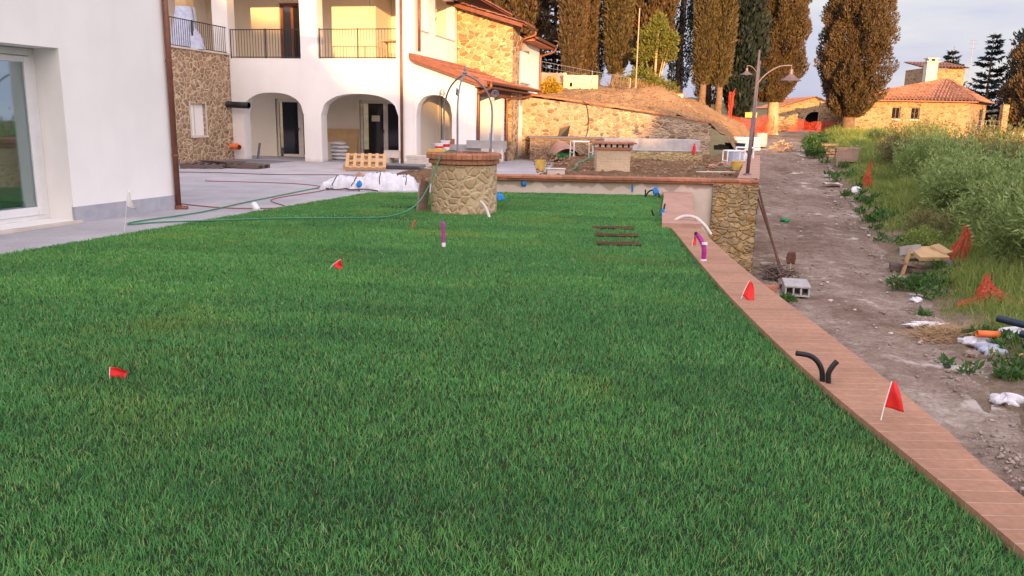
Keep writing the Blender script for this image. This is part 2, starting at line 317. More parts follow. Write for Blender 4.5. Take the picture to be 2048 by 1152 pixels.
M['road'] = ground('road_gravel', [(.36, (.12, .082, .056, 1)), (.46, (.21, .152, .112, 1)), (.54, (.285, .22, .17, 1)), (.65, (.42, .36, .295, 1))], .45, 3.2, .42, 1.0, .05, stretch=(1.0, .6, 1), spots=((.47, .42, .36, 1), .8, .60))
M['verge'] = ground('verge_soil', [(.36, (.13, .09, .058, 1)), (.5, (.20, .15, .10, 1)), (.64, (.28, .22, .16, 1))], .9, 8, .5)
M['farland'] = ground('far_ground', [(.36, (.09, .10, .04, 1)), (.64, (.15, .15, .07, 1))], .02, .2, .4, .2, .2)
M['hill'] = ground('wooded_hills', [(.36, (.05, .06, .04, 1)), (.64, (.10, .10, .07, 1))], .03, .3, .5, .3, .5)

# ------------------------------------------------------------------ helpers
class MB:
    def __init__(s, off=(0, 0, 0)): s.v = []; s.f = []; s.o = off; s.uv = None
    def add(s, vs, fs):
        b = len(s.v); s.v += [(p[0]-s.o[0], p[1]-s.o[1], p[2]-s.o[2]) for p in vs]; s.f += [tuple(i+b for i in f) for f in fs]
        return s
    def box(s, c, d, rz=0, tilt=None):
        x, y, z = d[0]/2, d[1]/2, d[2]/2
        m = Matrix.Rotation(rz, 3, 'Z')
        if tilt: m = m @ Matrix.Rotation(tilt[1], 3, tilt[0])
        vs = [tuple(m @ Vector((i*x, j*y, k*z)) + Vector(c)) for k in (-1, 1) for j in (-1, 1) for i in (-1, 1)]
        return s.add(vs, [(0, 2, 3, 1), (4, 5, 7, 6), (0, 1, 5, 4), (2, 6, 7, 3), (0, 4, 6, 2), (1, 3, 7, 5)])
    def bb(s, x0, x1, y0, y1, z0, z1): return s.box(((x0+x1)/2, (y0+y1)/2, (z0+z1)/2), (abs(x1-x0), abs(y1-y0), abs(z1-z0)))
    def tube(s, pts, r, n=8, cap=True):
        P = [Vector(p) for p in pts]; rs = r if isinstance(r, (list, tuple)) else [r]*len(P)
        vs = []; up = None
        for i, p in enumerate(P):
            t = (P[min(i+1, len(P)-1)] - P[max(i-1, 0)]).normalized()
            if up is None: up = Vector((0, 0, 1)) if abs(t.z) < .9 else Vector((1, 0, 0))
            a = t.cross(up).normalized(); b = a.cross(t).normalized(); up = b
            for k in range(n):
                q = 2*math.pi*k/n; vs.append(tuple(p + rs[i]*(math.cos(q)*a + math.sin(q)*b)))
        fs = [(i*n+k, i*n+(k+1) % n, (i+1)*n+(k+1) % n, (i+1)*n+k) for i in range(len(P)-1) for k in range(n)]
        if cap: fs += [tuple(reversed(range(n))), tuple((len(P)-1)*n+k for k in range(n))]
        return s.add(vs, fs)
    def pipe(s, pts, r, ri, n=12):       # an open hollow pipe along a path
        P = [Vector(p) for p in pts]; s.tube(pts, r, n, False); b0 = len(s.v)
        s.tube(list(reversed(pts)), ri, n, False)
        m = len(P)
        o0 = b0-m*n
        for (oi, ii) in ((0, m-1), (m-1, 0)):
            for k in range(n):
                # nearest inner vertex
                A = [Vector(s.v[o0+oi*n+k]), Vector(s.v[o0+oi*n+(k+1) % n])]
                inn = [b0+ii*n+j for j in range(n)]
                j0 = min(inn, key=lambda j: (Vector(s.v[j])-A[0]).length); j1 = min(inn, key=lambda j: (Vector(s.v[j])-A[1]).length)
                s.f.append((o0+oi*n+k, o0+oi*n+(k+1) % n, j1, j0))
        return s
    def lathe(s, prof, c=(0, 0, 0), n=24, wob=0):
        vs = []
        for r, z in prof:
            for k in range(n):
                a = 2*math.pi*k/n; rr = r*(1+wob*(random.random()-.5)); vs.append((c[0]+rr*math.cos(a), c[1]+rr*math.sin(a), c[2]+z))
        m = len(prof)
        return s.add(vs, [(i*n+k, i*n+(k+1) % n, (i+1)*n+(k+1) % n, (i+1)*n+k) for i in range(m-1) for k in range(n)])
    def prism(s, poly, z0, z1, off=(0, 0)):
        n = len(poly)
        vs = [(p[0], p[1], z0) for p in poly] + [(p[0], p[1], z1) for p in poly]
        return s.add(vs, [tuple(reversed(range(n))), tuple(range(n, 2*n))] + [(i, (i+1) % n, n+(i+1) % n, n+i) for i in range(n)])
    def grid(s, nx, ny, fn):
        vs = [fn(i/nx, j/ny) for j in range(ny+1) for i in range(nx+1)]
        return s.add(vs, [(j*(nx+1)+i, j*(nx+1)+i+1, (j+1)*(nx+1)+i+1, (j+1)*(nx+1)+i) for j in range(ny) for i in range(nx)])
    def build(s, name, mat, parent=None, smooth=False, bevel=0, solid=0, uv=None):
        me = bpy.data.meshes.new(name); me.from_pydata(s.v, [], s.f); me.update()
        if uv:
            l = me.uv_layers.new(name='UVMap')
            for lp in me.loops: l.data[lp.index].uv = uv[lp.vertex_index]
        me.materials.append(M[mat])
        if smooth: me.polygons.foreach_set('use_smooth', [True]*len(me.polygons))
        o = bpy.data.objects.new(name, me); COL.objects.link(o)
        if parent is not None: o.parent = parent
        if solid: d = o.modifiers.new('solid', 'SOLIDIFY'); d.thickness = solid; d.offset = 0
        if bevel: d = o.modifiers.new('bevel', 'BEVEL'); d.width = bevel; d.segments = 2; d.limit_method = 'ANGLE'
        return o
def np_mesh(name, V, quads, mat, parent=None):
    me = bpy.data.meshes.new(name); n = len(V); q = np.asarray(quads, dtype=np.int32)
    k = q.shape[1]
    me.vertices.add(n); me.vertices.foreach_set('co', np.asarray(V, dtype=np.float32).ravel())
    me.loops.add(q.size); me.loops.foreach_set('vertex_index', q.ravel())
    me.polygons.add(len(q)); me.polygons.foreach_set('loop_start', np.arange(0, q.size, k, dtype=np.int32))
    try: me.polygons.foreach_set('loop_total', np.full(len(q), k, dtype=np.int32))
    except Exception: pass
    me.update(calc_edges=True); me.materials.append(M[mat])
    o = bpy.data.objects.new(name, me); COL.objects.link(o)
    if parent is not None: o.parent = parent
    return o
def tag(o, label, cat, group=None, kind=None):
    if label: o['label'] = label
    if cat: o['category'] = cat
    if group: o['group'] = group
    if kind: o['kind'] = kind
    return o
def thing(name, label, cat, loc=(0, 0, 0), rz=0, group=None):
    o = bpy.data.objects.new(name, None); COL.objects.link(o); o.empty_display_size = .2
    o.location = loc; o.rotation_euler = (0, 0, rz)
    return tag(o, label, cat, group)
def put(o, loc, rz=0, s=1): o.location = loc; o.rotation_euler = (0, 0, rz); o.scale = (s, s, s) if isinstance(s, (int, float)) else s; return o
def struct(o): o['kind'] = 'structure'; return o
def copy_tree(o, loc, rz=0, s=1, label=None):
    c = o.copy(); COL.objects.link(c); put(c, loc, rz, s)
    if label: c['label'] = label
    for ch in list(o.children):
        d = ch.copy(); COL.objects.link(d); d.parent = c
        for g in list(ch.children):
            h = g.copy(); COL.objects.link(h); h.parent = d
    return c
def smooth_path(pts, n=8):
    P = [Vector(p) for p in pts]; out_ = []
    for i in range(len(P)-1):
        a, b, c, d = P[max(i-1, 0)], P[i], P[i+1], P[min(i+2, len(P)-1)]
        for k in range(n):
            t = k/n
            out_.append(.5*((2*b)+(c-a)*t+(2*a-5*b+4*c-d)*t*t+(3*b-a-3*c+d)*t**3))
    out_.append(P[-1]); return out_
def interp(x, tab): return float(np.interp(x, [t[0] for t in tab], [t[1] for t in tab]))
def vnoise(x, y, s=0):               # cheap smooth value noise
    xi, yi = math.floor(x), math.floor(y); fx, fy = x-xi, y-yi
    h = lambda i, j: (math.sin(i*127.1+j*311.7+s*74.7)*43758.5453) % 1
    fx = fx*fx*(3-2*fx); fy = fy*fy*(3-2*fy)
    return (h(xi, yi)*(1-fx)+h(xi+1, yi)*fx)*(1-fy)+(h(xi, yi+1)*(1-fx)+h(xi+1, yi+1)*fx)*fy
def fbm(x, y, s=0): return vnoise(x, y, s)*.55+vnoise(x*2.1, y*2.1, s+1)*.3+vnoise(x*4.3, y*4.3, s+2)*.15
def arch_wall(mb, u0, u1, z0, z1, ops, v0, v1, ztop=None):
    """a wall in the u-z plane between v0 and v1; ops = (ul, ur, zbottom, zspring, zcrown); ztop(u) may slope"""
    zt = ztop or (lambda u: z1)
    cuts = [u0]
    def cell(a, b, la, lb, ta, tb):
        vs = [(a, v0, la), (b, v0, lb), (b, v0, tb), (a, v0, ta), (a, v1, la), (b, v1, lb), (b, v1, tb), (a, v1, ta)]
        mb.add(vs, [(0, 1, 2, 3), (5, 4, 7, 6), (4, 5, 1, 0), (3, 2, 6, 7)])
    def side(a, la, ta): mb.add([(a, v0, la), (a, v1, la), (a, v1, ta), (a, v0, ta)], [(0, 1, 2, 3)])
    x = u0
    side(u0, z0, zt(u0)); side(u1, z0, zt(u1))
    for (a, b, zb, zs, zc) in sorted(ops):
        if a > x: cell(x, a, z0, z0, zt(x), zt(a))
        if zb > z0: cell(a, b, z0, z0, zb, zb)
        side(a, zb, zs); side(b, zb, zs)
        n = 24 if zc > zs else 1
        for i in range(n):
            ua, ub = a+(b-a)*i/n, a+(b-a)*(i+1)/n
            fz = lambda u: zs+(zc-zs)*max(0, 1-abs((u-(a+b)/2)/((b-a)/2))**2.4)**(1/2.2)
            if n == 1: fz = lambda u: zs
            cell(ua, ub, fz(ua), fz(ub), zt(ua), zt(ub))
        x = b
    if x < u1: cell(x, u1, z0, z0, zt(x), zt(u1))
    return mb
def tile_roof(mb, o, e, s, wl=.21, amp=.04, row=.38, thick=.07):
    """pantile sheet: o corner at the top of the slope, e along the ridge, s down the slope"""
    o, e, s = Vector(o), Vector(e), Vector(s); le, ls = e.length, s.length
    n = e.cross(s).normalized()
    if n.z < 0: n = -n
    ne = max(2, int(le/wl)*6); nr = max(1, int(ls/row))
    for r_ in range(nr):
        def fn(a, b):
            lift = .025*(1-b)*0+.03*b
            return tuple(o+e*a+s*((r_+b*1.04)/nr)+n*(amp*math.sin(a*le/wl*2*math.pi)+lift))
        mb.grid(ne, 1, fn)
    under = [o+n*(-thick), o+e-n*thick, o+e+s-n*thick, o+s-n*thick, o-n*amp, o+e-n*amp, o+e+s-n*amp, o+s-n*amp]
    mb.add([tuple(p) for p in under], [(3, 2, 1, 0), (4, 5, 6, 7), (0, 1, 5, 4), (1, 2, 6, 5), (2, 3, 7, 6), (3, 0, 4, 7)])
    return mb
def leaf_quads(P, D, ln, wd, rng, fold=0.0):
    n = len(P); D = D/np.linalg.norm(D, axis=1, keepdims=True)
    Q = rng.normal(size=(n, 3)); Sd = np.cross(D, Q); Sd /= np.linalg.norm(Sd, axis=1, keepdims=True)+1e-9
    ln = np.asarray(ln).reshape(-1, 1)*np.ones((n, 1)); wd = np.asarray(wd).reshape(-1, 1)*np.ones((n, 1))
    V = np.stack([P, P+D*ln*.45+Sd*wd*.5, P+D*ln, P+D*ln*.45-Sd*wd*.5], 1).reshape(-1, 3)
    return V, np.arange(4*n, dtype=np.int32).reshape(-1, 4)
# ------------------------------------------------------------------ frames and paths of the place
def frame(a): return (math.cos(a), -math.sin(a)), (math.sin(a), math.cos(a))
AH = R(13); A2 = R(18)                   # how far the big house and the left wing are turned
def H(u, v, z=0): (c, s) = (math.cos(AH), math.sin(AH)); return (u*c+v*s, -u*s+v*c, z)
def W2(u, v, z=0): (c, s) = (math.cos(A2), math.sin(A2)); return (u*c+v*s, -u*s+v*c, z)
RZ = [(-30, -1.8), (0, -1.75), (17, -1.7), (24, -1.45), (30, -1.18), (38, -.5), (47, .34), (56, .72), (64, .93), (90, 1.1), (130, 1.2)]
RL = [(-30, -3.5), (0, .6), (8, 2.6), (17.6, 5.48), (30, 9.25), (45, 13.5), (59, 18.5), (70, 23), (90, 31), (130, 45)]
RRt = [(-30, 0.5), (0, 3.6), (8, 5.5), (10.2, 6.3), (13.8, 7.35), (17.9, 8.8), (21.5, 10.0), (30.5, 12.6), (45.3, 16.9), (60.3, 21.6), (70, 25.6), (90, 34), (130, 49)]
def road_z(y): return interp(y, RZ)
def road_l(y): return interp(y, RL)
def road_r(y): return interp(y, RRt)
# inner (lawn side) and outer edge of the terracotta coping round the lawn, seen from above
CIN = [(1.75, -3), (1.95, 0), (2.0, 2.85), (1.96, 4.8), (2.03, 7), (2.19, 9.33), (2.38, 11.6), (2.42, 12.3)]
COUT = [(2.15, -3), (2.32, 0), (2.29, 3.3), (2.36, 4.07), (2.46, 5.6), (2.58, 8.5), (2.74, 10.8), (2.93, 12.6)]
C2IN = [(2.3, 12.32), (2.75, 14.8), (3.15, 16.85), (3.34, 17.98)]
C2OUT = [(2.92, 12.40), (3.3, 14.7), (3.76, 16.85), (3.98, 17.98)]
def lawn_right(y):
    a = CIN + C2IN[1:]
    return float(np.interp(y, [p[1] for p in a], [p[0] for p in a]))
def lawn_left(y):   # line u2 = -8.3
    # u2 = x cos - y sin = -8.3
    return (-8.3 + y*math.sin(A2))/math.cos(A2)
def lawn_back(x): return float(np.interp(x, [-6, -2.9, -.3, 3.4], [16.9, 17.35, 17.98, 17.98]))

# ------------------------------------------------------------------ the setting: ground
mb = MB(); poly = [(lawn_left(-3), -3), (lawn_right(-3), -3)] + [(lawn_right(y), y) for y in np.linspace(-2, 17.9, 40)] + [(3.34, 17.98), (-.3, 17.98), (-2.9, 17.35), (lawn_left(16.9), 16.9)]
mb.prism(poly, -.25, .008); struct(mb.build('lawn_soil', 'lawnsoil'))
mb = MB(); mb.prism([(-40, -12), (1.7, -12), (1.75, -3), (2.0, 4), (2.2, 9.3), (3.3, 18.2), (2.2, 26), (3.5, 40), (-40, 40)], -.6, 0.0)
struct(mb.build('patio_paving', 'patio'))
def road_fn(a, b):
    y = -25+b*115; l0, r = road_l(y)-.35, road_r(y)+.5; l = min(l0, interp(y, [(17.9, 1.9), (18.6, 5.2), (130, 60)])) if y < 18.6 else l0
    x = l+(r-l)*a; a = (x-l0)/(r-l0)
    z = road_z(y)+.05*(fbm(x*.9, y*.7, 3)-.5)-.04*math.exp(-((a-.33)/.09)**2)-.04*math.exp(-((a-.72)/.09)**2)+.10*max(0, a-.85)*(fbm(x*3, y*3, 5))+.05*(fbm(x*3.1, y*2.7, 12)-.5)*(.3+min(.6, abs(a-.5)))
    return (x, y, z)
struct(MB().grid(44, 300, road_fn).build('road', 'road', smooth=True))
def bank_z(x, y):
    d = x-road_r(y)
    z = road_z(y)
    if d < 2.2: k = -.09+.23*min(1, max(0, d+.45)/1.4)+.16*(fbm(x*.8, y*.8, 9)-.4)*min(1, max(d+.3, 0))+.26*(fbm(x*1.9, y*1.6, 5)-.5)*max(0, 1-abs(d-.2)/1.3)+.10*(fbm(x*6, y*6, 15)-.5)*max(0, 1-abs(d-.2)/1.3)
    else: k = .14-.13*(d-2.2)+.25*(fbm(x*.5, y*.5, 9)-.4)
    if y > 50: k = k*max(0, 1-(y-50)/16)+(-.1-.02*d)*min(1, (y-50)/16)*.6
    return z+k
struct(MB().grid(150, 520, lambda a, b: ((lambda y: (lambda x: (x, y, bank_z(x, y)))(road_r(y)-.45+60*a*a*(.35+.65*a)))(-25+b*150))).build('roadside_bank', 'verge', smooth=True))
def soil_fn(a, b):
    y = 18.3+b*16.1; xl = interp(y, [(18, -1.3), (20, .1), (23, .5), (28, 1.1), (34, 1.5)]); xr = interp(y, [(18.3, 5.15), (32, 9.35), (34.4, 10.2)])
    x = xl+(xr-xl)*a
    z = interp(y, [(18, .30), (22, .27), (30, .24), (34.4, .30)])+.20*(fbm(x*1.2, y*1.2, 4)-.5)+.10*(fbm(x*4, y*4, 8)-.5)
    z -= .33*max(0, 1-a*9)
    return (x, y, z)
struct(MB().grid(70, 110, soil_fn).build('terrace_soil', 'soil', smooth=True))
# hillside behind the stone wall: a smooth sheet through measured heights
CP = np.array([(0.8, 34.3, 2.5), (-2, 34.3, 2.6), (-8, 34.3, 2.8), (4, 34.3, 2.05), (8.2, 34.3, 1.5), (9.4, 34.3, .75), (10.6, 34.3, .25), (11.5, 38, .3), (12.2, 43, .85), (14, 47, .5), (18, 60, .9), (10.5, 40, 1.2),
      (11.4, 46, 1.6), (6.4, 39.5, 3.0), (5, 38.5, 2.75), (8.2, 38.5, 2.3), (7.6, 41, 2.9), (9.6, 38.5, 1.6), (4, 46, 3.3), (2, 41, 2.8), (-3, 45, 3), (8, 50, 3.2), (11.7, 52, 2.8), (12.9, 52, 2.2), (15.5, 55, 1.3), (0, 60, 4.2), (10, 60, 3.2), (14.5, 60, 2), (20, 75, 1.3), (0, 95, 5),
      (-30, 45, 3.2), (-30, 95, 5), (30, 105, 1.5), (18, 95, 3)], float)
def tps(d): return np.where(d > 0, d*d*np.log(d+1e-9), 0)
_n = len(CP); _D = np.linalg.norm(CP[:, None, :2]-CP[None, :, :2], axis=2)
_A = np.zeros((_n+3, _n+3)); _A[:_n, :_n] = tps(_D)+np.eye(_n)*.5; _A[:_n, _n] = 1; _A[:_n, _n+1:] = CP[:, :2]; _A[_n, :_n] = 1; _A[_n+1:, :_n] = CP[:, :2].T
_w = np.linalg.solve(_A, np.concatenate([CP[:, 2], np.zeros(3)]))
def hill_z(x, y):
    d = np.hypot(CP[:, 0]-x, CP[:, 1]-y); z = float(tps(d)@_w[:_n]+_w[_n]+_w[_n+1]*x+_w[_n+2]*y)
    z += .2*max(0, 1-math.hypot((x-6.3)/1.5, (y-39.3)/1.3))+.2*max(0, 1-math.hypot((x-7.6)/1.2, (y-40)/1.3))
    z += .30*(fbm(x*.7, y*.7, 2)-.5)+.34*(fbm(x*2.3, y*2.3, 7)-.5)
    g = (road_l(y)-.1-x)
    if g < 1.5: t = max(0, g/1.5); z = z*t+(road_z(y)+.05)*(1-t)
    return z
def hill_fn(a, b):
    y = 34.36+b*b*75; xr = road_l(y)-.1; x = -32+(xr+32)*(1-(1-a)**1.6); return (x, y, hill_z(x, y))
struct(MB().grid(300, 170, hill_fn).build('hillside', 'mound', smooth=True))
struct(MB().grid(40, 40, lambda a, b: (-900+1800*a, -500+1900*b, -9-4*math.hypot(a-.5, b-.25))).build('ground', 'farland', smooth=True))
# distant wooded ridge, and an unseen ridge added behind the camera, its crest shaped to cast the shade
struct(MB().grid(120, 6, lambda a, b: (-500+1300*a, 420+120*b, -10+(19+7*fbm(a*25, 1, 3)+3*fbm(a*160, 2, 4))*math.sin(math.pi*min(1, b*.75+.0)))).build('far_hills', 'hill', smooth=True))
SHADE_CREST = [(-90, 17), (-40, 16), (-10, 16.4), (-2.2, 16.2), (-.8, 14.8), (1.3, 14.5), (2.5, 12.9), (3.3, 12.0), (5, 11.75), (7.5, 11.2), (9.5, 10.7), (14.6, 10.6), (15.4, 12.3), (19, 12.2), (21, 11.3), (30, 11.2), (60, 11.3), (140, 12)]  # crest heights set so the shadow edges fall where wanted
def shade_ridge_fn(a, b):
    x = -90+230*a; y = -60-30*(b-.5)*2 if b < .5 else -60-90*(b-.5)*2
    h = interp(x, SHADE_CREST)+.55*(fbm(x*1.1, 3, 6)-.5)+.5*(vnoise(x*3, 1, 8)-.5)
    if b < .5: y = -30-60*b; z = -4+(h+4)*(b*2)**1.5
    else: y = -60-120*(b-.5); z = h-(h+4)*((b-.5)*2)**1.3
    return (x, y, z)
struct(MB().grid(460, 16, shade_ridge_fn).build('added_shade_ridge', 'hill'))

# ------------------------------------------------------------------ the big white house (authored in its own u, v)
OFF = (-12, 26.3, 0)
house = thing('country_house', 'large white two storey house with arches, iron railings and a stone tower', 'house', H(-12, 26.3, 0), -AH)
def hb(): return MB(OFF)
F = 26.3; ZF = 3.52
# ground floor facade with two low arches, and the lean-to front with the third
mb = hb(); arch_wall(mb, -16.5, -9.62, 0, ZF, [(-16.06, -13.70, 0, 1.62, 2.36), (-13.04, -10.17, 0, 1.62, 2.36)], F, F+.45)
mb.build('facade_wall', 'white_low', house)
rake = lambda u: 3.44+(u+9.6)*(-.325)
mb = hb(); arch_wall(mb, -9.615, -7.42, 0, 3.4, [(-9.52, -8.26, 0, 1.7, 2.36)], F+.002, F+.4, rake)
mb.build('porch_wall', 'white_low', house)
# portico behind the arches
mb = hb(); arch_wall(mb, -19, -9.6, 0, 3.2, [(-16.25, -14.3, 0, 2.2, 2.2), (-12.75, -10.6, 0, 2.2, 2.2)], 28.9, 29.2)
mb.build('portico_back_wall', 'beige', house)
hb().bb(-9.85, -9.62, F+.45, 28.9, 0, 3.2).build('portico_side_wall', 'beige', house)
hb().bb(-20, -9.97, F+.46, 31.15, 3.2, 3.50).build('upper_floor', 'white', house)
hb().bb(-9.6, -8.5, 29.3, 29.5, 0, 2.9).build('porch_back_wall', 'beige', house)
# ground floor doors
def glazed_door(u0, u1, z1, panes, v, note=None):
    d = hb(); fw_ = .1
    d.bb(u0, u1, v, v+.08, z1-fw_, z1)
    for a, b in [(u0, u0+fw_)]+[(panes[i][1], panes[i+1][0]) for i in range(len(panes)-1)]+[(panes[-1][1], u1)]: d.bb(a, b, v, v+.08, .0, z1-fw_)
    for a, b in panes: d.bb(a, b, v+.004, v+.07, .0, .10)
    o = d.build('glazed_door', 'frame', house, bevel=.008)
    for a, b in panes: hb().bb(a, b, v+.03, v+.045, .10, z1-fw_).build('pane', 'dark_glass', o).parent = o
    hb().bb(panes[0][1]-.01, panes[0][1]+.03, v-.05, v, 1.0, 1.12).build('handle', 'iron', o)
    if note: hb().bb(note[0], note[1], v+.022, v+.026, note[2], note[3]).build('paper_note', 'paper', o)
    return o
glazed_door(-16.23, -14.32, 2.18, [(-16.0, -15.33), (-15.12, -14.42)], 28.95)
glazed_door(-12.73, -10.62, 2.18, [(-12.42, -11.80), (-11.62, -10.75)], 28.95, (-12.28, -11.95, 1.42, 1.64))
# upper loggia
mb = hb(); arch_wall(mb, -19.5, -12.2, 3.5, 6.24, [(-16.15, -15.15, 3.5, 5.78, 5.78)], 29.3, 29.55)
mb.build('loggia_back_wall', 'beige', house)
hb().bb(-12.4, -12.203, 29.552, 31.0, 3.5, 6.24).build('loggia_side_wall', 'beige', house)
hb().bb(-12.2, -9.96, 30.9, 31.1, 3.5, 6.24).build('loggia_back_wall', 'beige', house)
o = hb().bb(-16.13, -16.03, 29.36, 29.44, 3.52, 5.76).bb(-15.27, -15.17, 29.36, 29.44, 3.52, 5.76).bb(-16.03, -15.27, 29.36, 29.44, 5.66, 5.76).bb(-15.70, -15.60, 29.36, 29.44, 3.52, 5.66).build('loggia_door', 'fascia', house)
hb().bb(-16.03, -15.70, 29.39, 29.41, 3.52, 5.66).bb(-15.60, -15.27, 29.39, 29.41, 3.52, 5.66).build('pane', 'dark_glass', o)
hb().bb(-20, -9.3, F-.8, 31.15, 6.25, 6.45).build('loggia_ceiling', 'beige', house)
hb().bb(-16.5, -9.95, F, F+.4, 5.95, 6.25).build('loggia_beam', 'white', house)
for (a, b) in ((-17.1, -16.5), (-13.74, -13.10)): hb().bb(a, b, F, F+.45, ZF, 6.25).build('column', 'white', house)
hb().bb(-10.22, -9.62, F, F+.45, ZF, 6.25).build('column', 'white', house)
# the wing wall that runs back from the corner, with loggia openings above a sloping sill line
mb = MB(); 
def vwall(u_out, u_in, v0, v1, z0, z1, ops):
    m_ = MB(); arch_wall(m_, v0, v1, z0, z1, ops, u_out, u_in)
    m_.v = [(p[1]-OFF[0], p[0]-OFF[1], p[2]) for p in m_.v]; m_.f = [tuple(reversed(f)) for f in m_.f]; return m_
vwall(-9.605, -9.95, F+.455, 31.19, 3.2, 6.25, [(27.0, 27.75, 4.53, 5.95, 5.95), (28.55, 30.85, 4.53, 5.95, 5.95)]).build('wing_wall', 'white', house)
hb().bb(-9.98, -9.57, 26.96, 27.79, 4.49, 4.535).bb(-9.98, -9.57, 28.5, 30.9, 4.49, 4.535).build('window_sill', 'slab', house)
# stone tower and the plain wall beyond it
twz = lambda u: 5.80+(u+9.55)*(-.285)
mb = hb(); arch_wall(mb, -9.59, -7.36, 0, 5.8, [], 31.2, 32.45, twz); mb.build('stone_tower', 'tower_stone', house)
vwall(-7.37, -7.75, 32.452, 36.45, 0, 4.85, [(32.62, 34.5, 3.1, 4.3, 4.3), (32.62, 34.3, .12, 2.15, 2.15)]).build('rear_wall', 'white', house)
hb().bb(-12.5, -7.38, 36.1, 36.44, 0, 4.84).bb(-12.5, -8.15, 34.6, 34.7, .1, 2.4).build('rear_end_wall', 'white', house)
hb().bb(-7.72, -7.33, 32.6, 34.52, 3.05, 3.10).build('window_sill', 'slab', house)
hb().bb(-12.4, -8.2, 32.5, 36, 2.5, 2.8).build('rear_floor', 'beige', house)
# roofs
r = tile_roof(hb(), (-9.62, 25.98, 3.66), (0, 5.2, 0), (2.72, 0, -.885)).build('porch_roof', 'tile', house)
tile_roof(hb(), (-7.34, 31.2, 2.92), (0, 3.0, 0), (.44, 0, -.143)).build('porch_roof', 'tile', house)
hb().add([(-9.66, 25.93, 3.50), (-6.95, 25.93, 2.62), (-6.95, 25.93, 2.80), (-9.66, 25.93, 3.70), (-9.66, 25.99, 3.50), (-6.95, 25.99, 2.62), (-6.95, 25.99, 2.80), (-9.66, 25.99, 3.70)],
         [(0, 1, 2, 3), (5, 4, 7, 6), (1, 5, 6, 2), (4, 0, 3, 7), (3, 2, 6, 7), (4, 5, 1, 0)]).build('verge_board', 'copper', r)
hb().add([(-9.62, 26.0, 3.42), (-7.05, 26.0, 2.58), (-7.05, 26.0, 2.66), (-9.62, 26.0, 3.5), (-9.62, 26.29, 3.42), (-7.05, 26.29, 2.58), (-7.05, 26.29, 2.66), (-9.62, 26.29, 3.5)],
         [(0, 1, 2, 3), (5, 4, 7, 6), (1, 5, 6, 2), (4, 0, 3, 7), (3, 2, 6, 7), (4, 5, 1, 0)]).build('verge_soffit', 'copper', r)
def gutter(u, v0, v1, z, parent, rad=.075):
    n = 8; vs = []; 
    for v in (v0, v1):
        for k in range(n+1): a = math.pi+math.pi*k/n; vs.append((u+rad*math.cos(a), v, z+rad*math.sin(a)))
        for k in range(n+1): a = 2*math.pi-math.pi*k/n; vs.append((u+(rad-.012)*math.cos(a), v, z+(rad-.012)*math.sin(a)))
    m_ = 2*(n+1)
    g = hb().add(vs, [(i, (i+1) % m_, m_+(i+1) % m_, m_+i) for i in range(m_)]+[tuple(range(m_)), tuple(range(2*m_-1, m_-1, -1))])
    return g.build('gutter', 'copper', parent, smooth=False)
gutter(-6.86, 25.95, 34.25, 2.80, r)
hb().bb(-7.5, -7.38, 26.4, 31.9, 2.38, 2.64).build('eave_beam', 'fascia', house)
hb().bb(-7.38, -6.98, 26.0, 34.1, 2.62, 2.66).build('eave_soffit', 'fascia', house)
for v in (28.4, 29.95): hb().bb(-7.86, -7.45, v, v+.42, 0, 2.38).build('porch_column', 'white_low', house)
r2 = tile_roof(hb(), (-10.2, 30.75, 6.12), (0, 2.0, 0), (3.35, 0, -.955)).build('tower_roof', 'tile', house)
hb().add([(-9.9, 30.72, 5.86), (-6.9, 30.72, 5.0), (-6.9, 30.72, 5.10), (-9.9, 30.72, 6.0), (-9.9, 31.19, 5.86), (-6.9, 31.19, 5.0), (-6.9, 31.19, 5.10), (-9.9, 31.19, 6.0)],
         [(0, 1, 2, 3), (5, 4, 7, 6), (1, 5, 6, 2), (4, 0, 3, 7), (3, 2, 6, 7), (4, 5, 1, 0)]).build('rake_soffit', 'fascia', r2)
gutter(-6.78, 30.7, 32.8, 5.12, r2)
r3 = tile_roof(hb(), (-10, 32.75, 5.75), (0, 4.4, 0), (3.2, 0, -.95)).build('rear_roof', 'tile', house)
hb().bb(-7.36, -6.84, 32.8, 37.1, 4.70, 4.76).build('rear_soffit', 'terracotta', r3)
gutter(-6.74, 32.75, 37.2, 4.84, r3)
# main roof over the loggia (above the frame, its eaves keep the ceiling dark)
tile_roof(hb(), (-13.5, 25.4, 7.6), (0, 12, 0), (4.6, 0, -1.35)).build('main_roof', 'tile', house)
tile_roof(hb(), (-13.5, 25.4, 7.6), (0, 12, 0), (-7, 0, -1.6)).build('main_roof', 'tile', house)
hb().bb(-9.6, -9.0, 26, 30.7, 6.05, 6.15).build('wing_soffit', 'fascia', house)
gutter(-8.9, 25.4, 30.7, 6.12, house)
# downpipes
def downpipe(pts): hb().tube(smooth_path(pts, 6), .05, 10).build('downpipe', 'copper', house, smooth=True)
hb().tube([(-10.03, F-.06, .02), (-10.03, F-.06, 6.2)], .05, 10).build('downpipe', 'copper', house, smooth=True)
hb().tube([(-9.52, F+.3, 3.8), (-9.52, F+.3, 6.1)], .05, 10).build('downpipe', 'copper', house, smooth=True)
downpipe([(-6.86, 26.05, 2.74), (-6.88, 26.05, 2.60), (-7.2, 26.2, 2.48), (-7.36, 26.36, 2.42), (-7.36, 26.36, 2.2), (-7.36, 26.36, 1), (-7.36, 26.36, .02)])
downpipe([(-6.86, 34.0, 2.74), (-6.9, 33.8, 2.6), (-7.25, 32.0, 2.45), (-7.36, 30.5, 2.36), (-7.36, 30.45, 2.2), (-7.36, 30.45, 1), (-7.36, 30.45, .02)])
downpipe([(-6.74, 37.0, 4.78), (-6.8, 36.9, 4.6), (-7.25, 36.6, 4.4), (-7.32, 36.5, 4.2), (-7.32, 36.5, 2), (-7.32, 36.5, .02)])
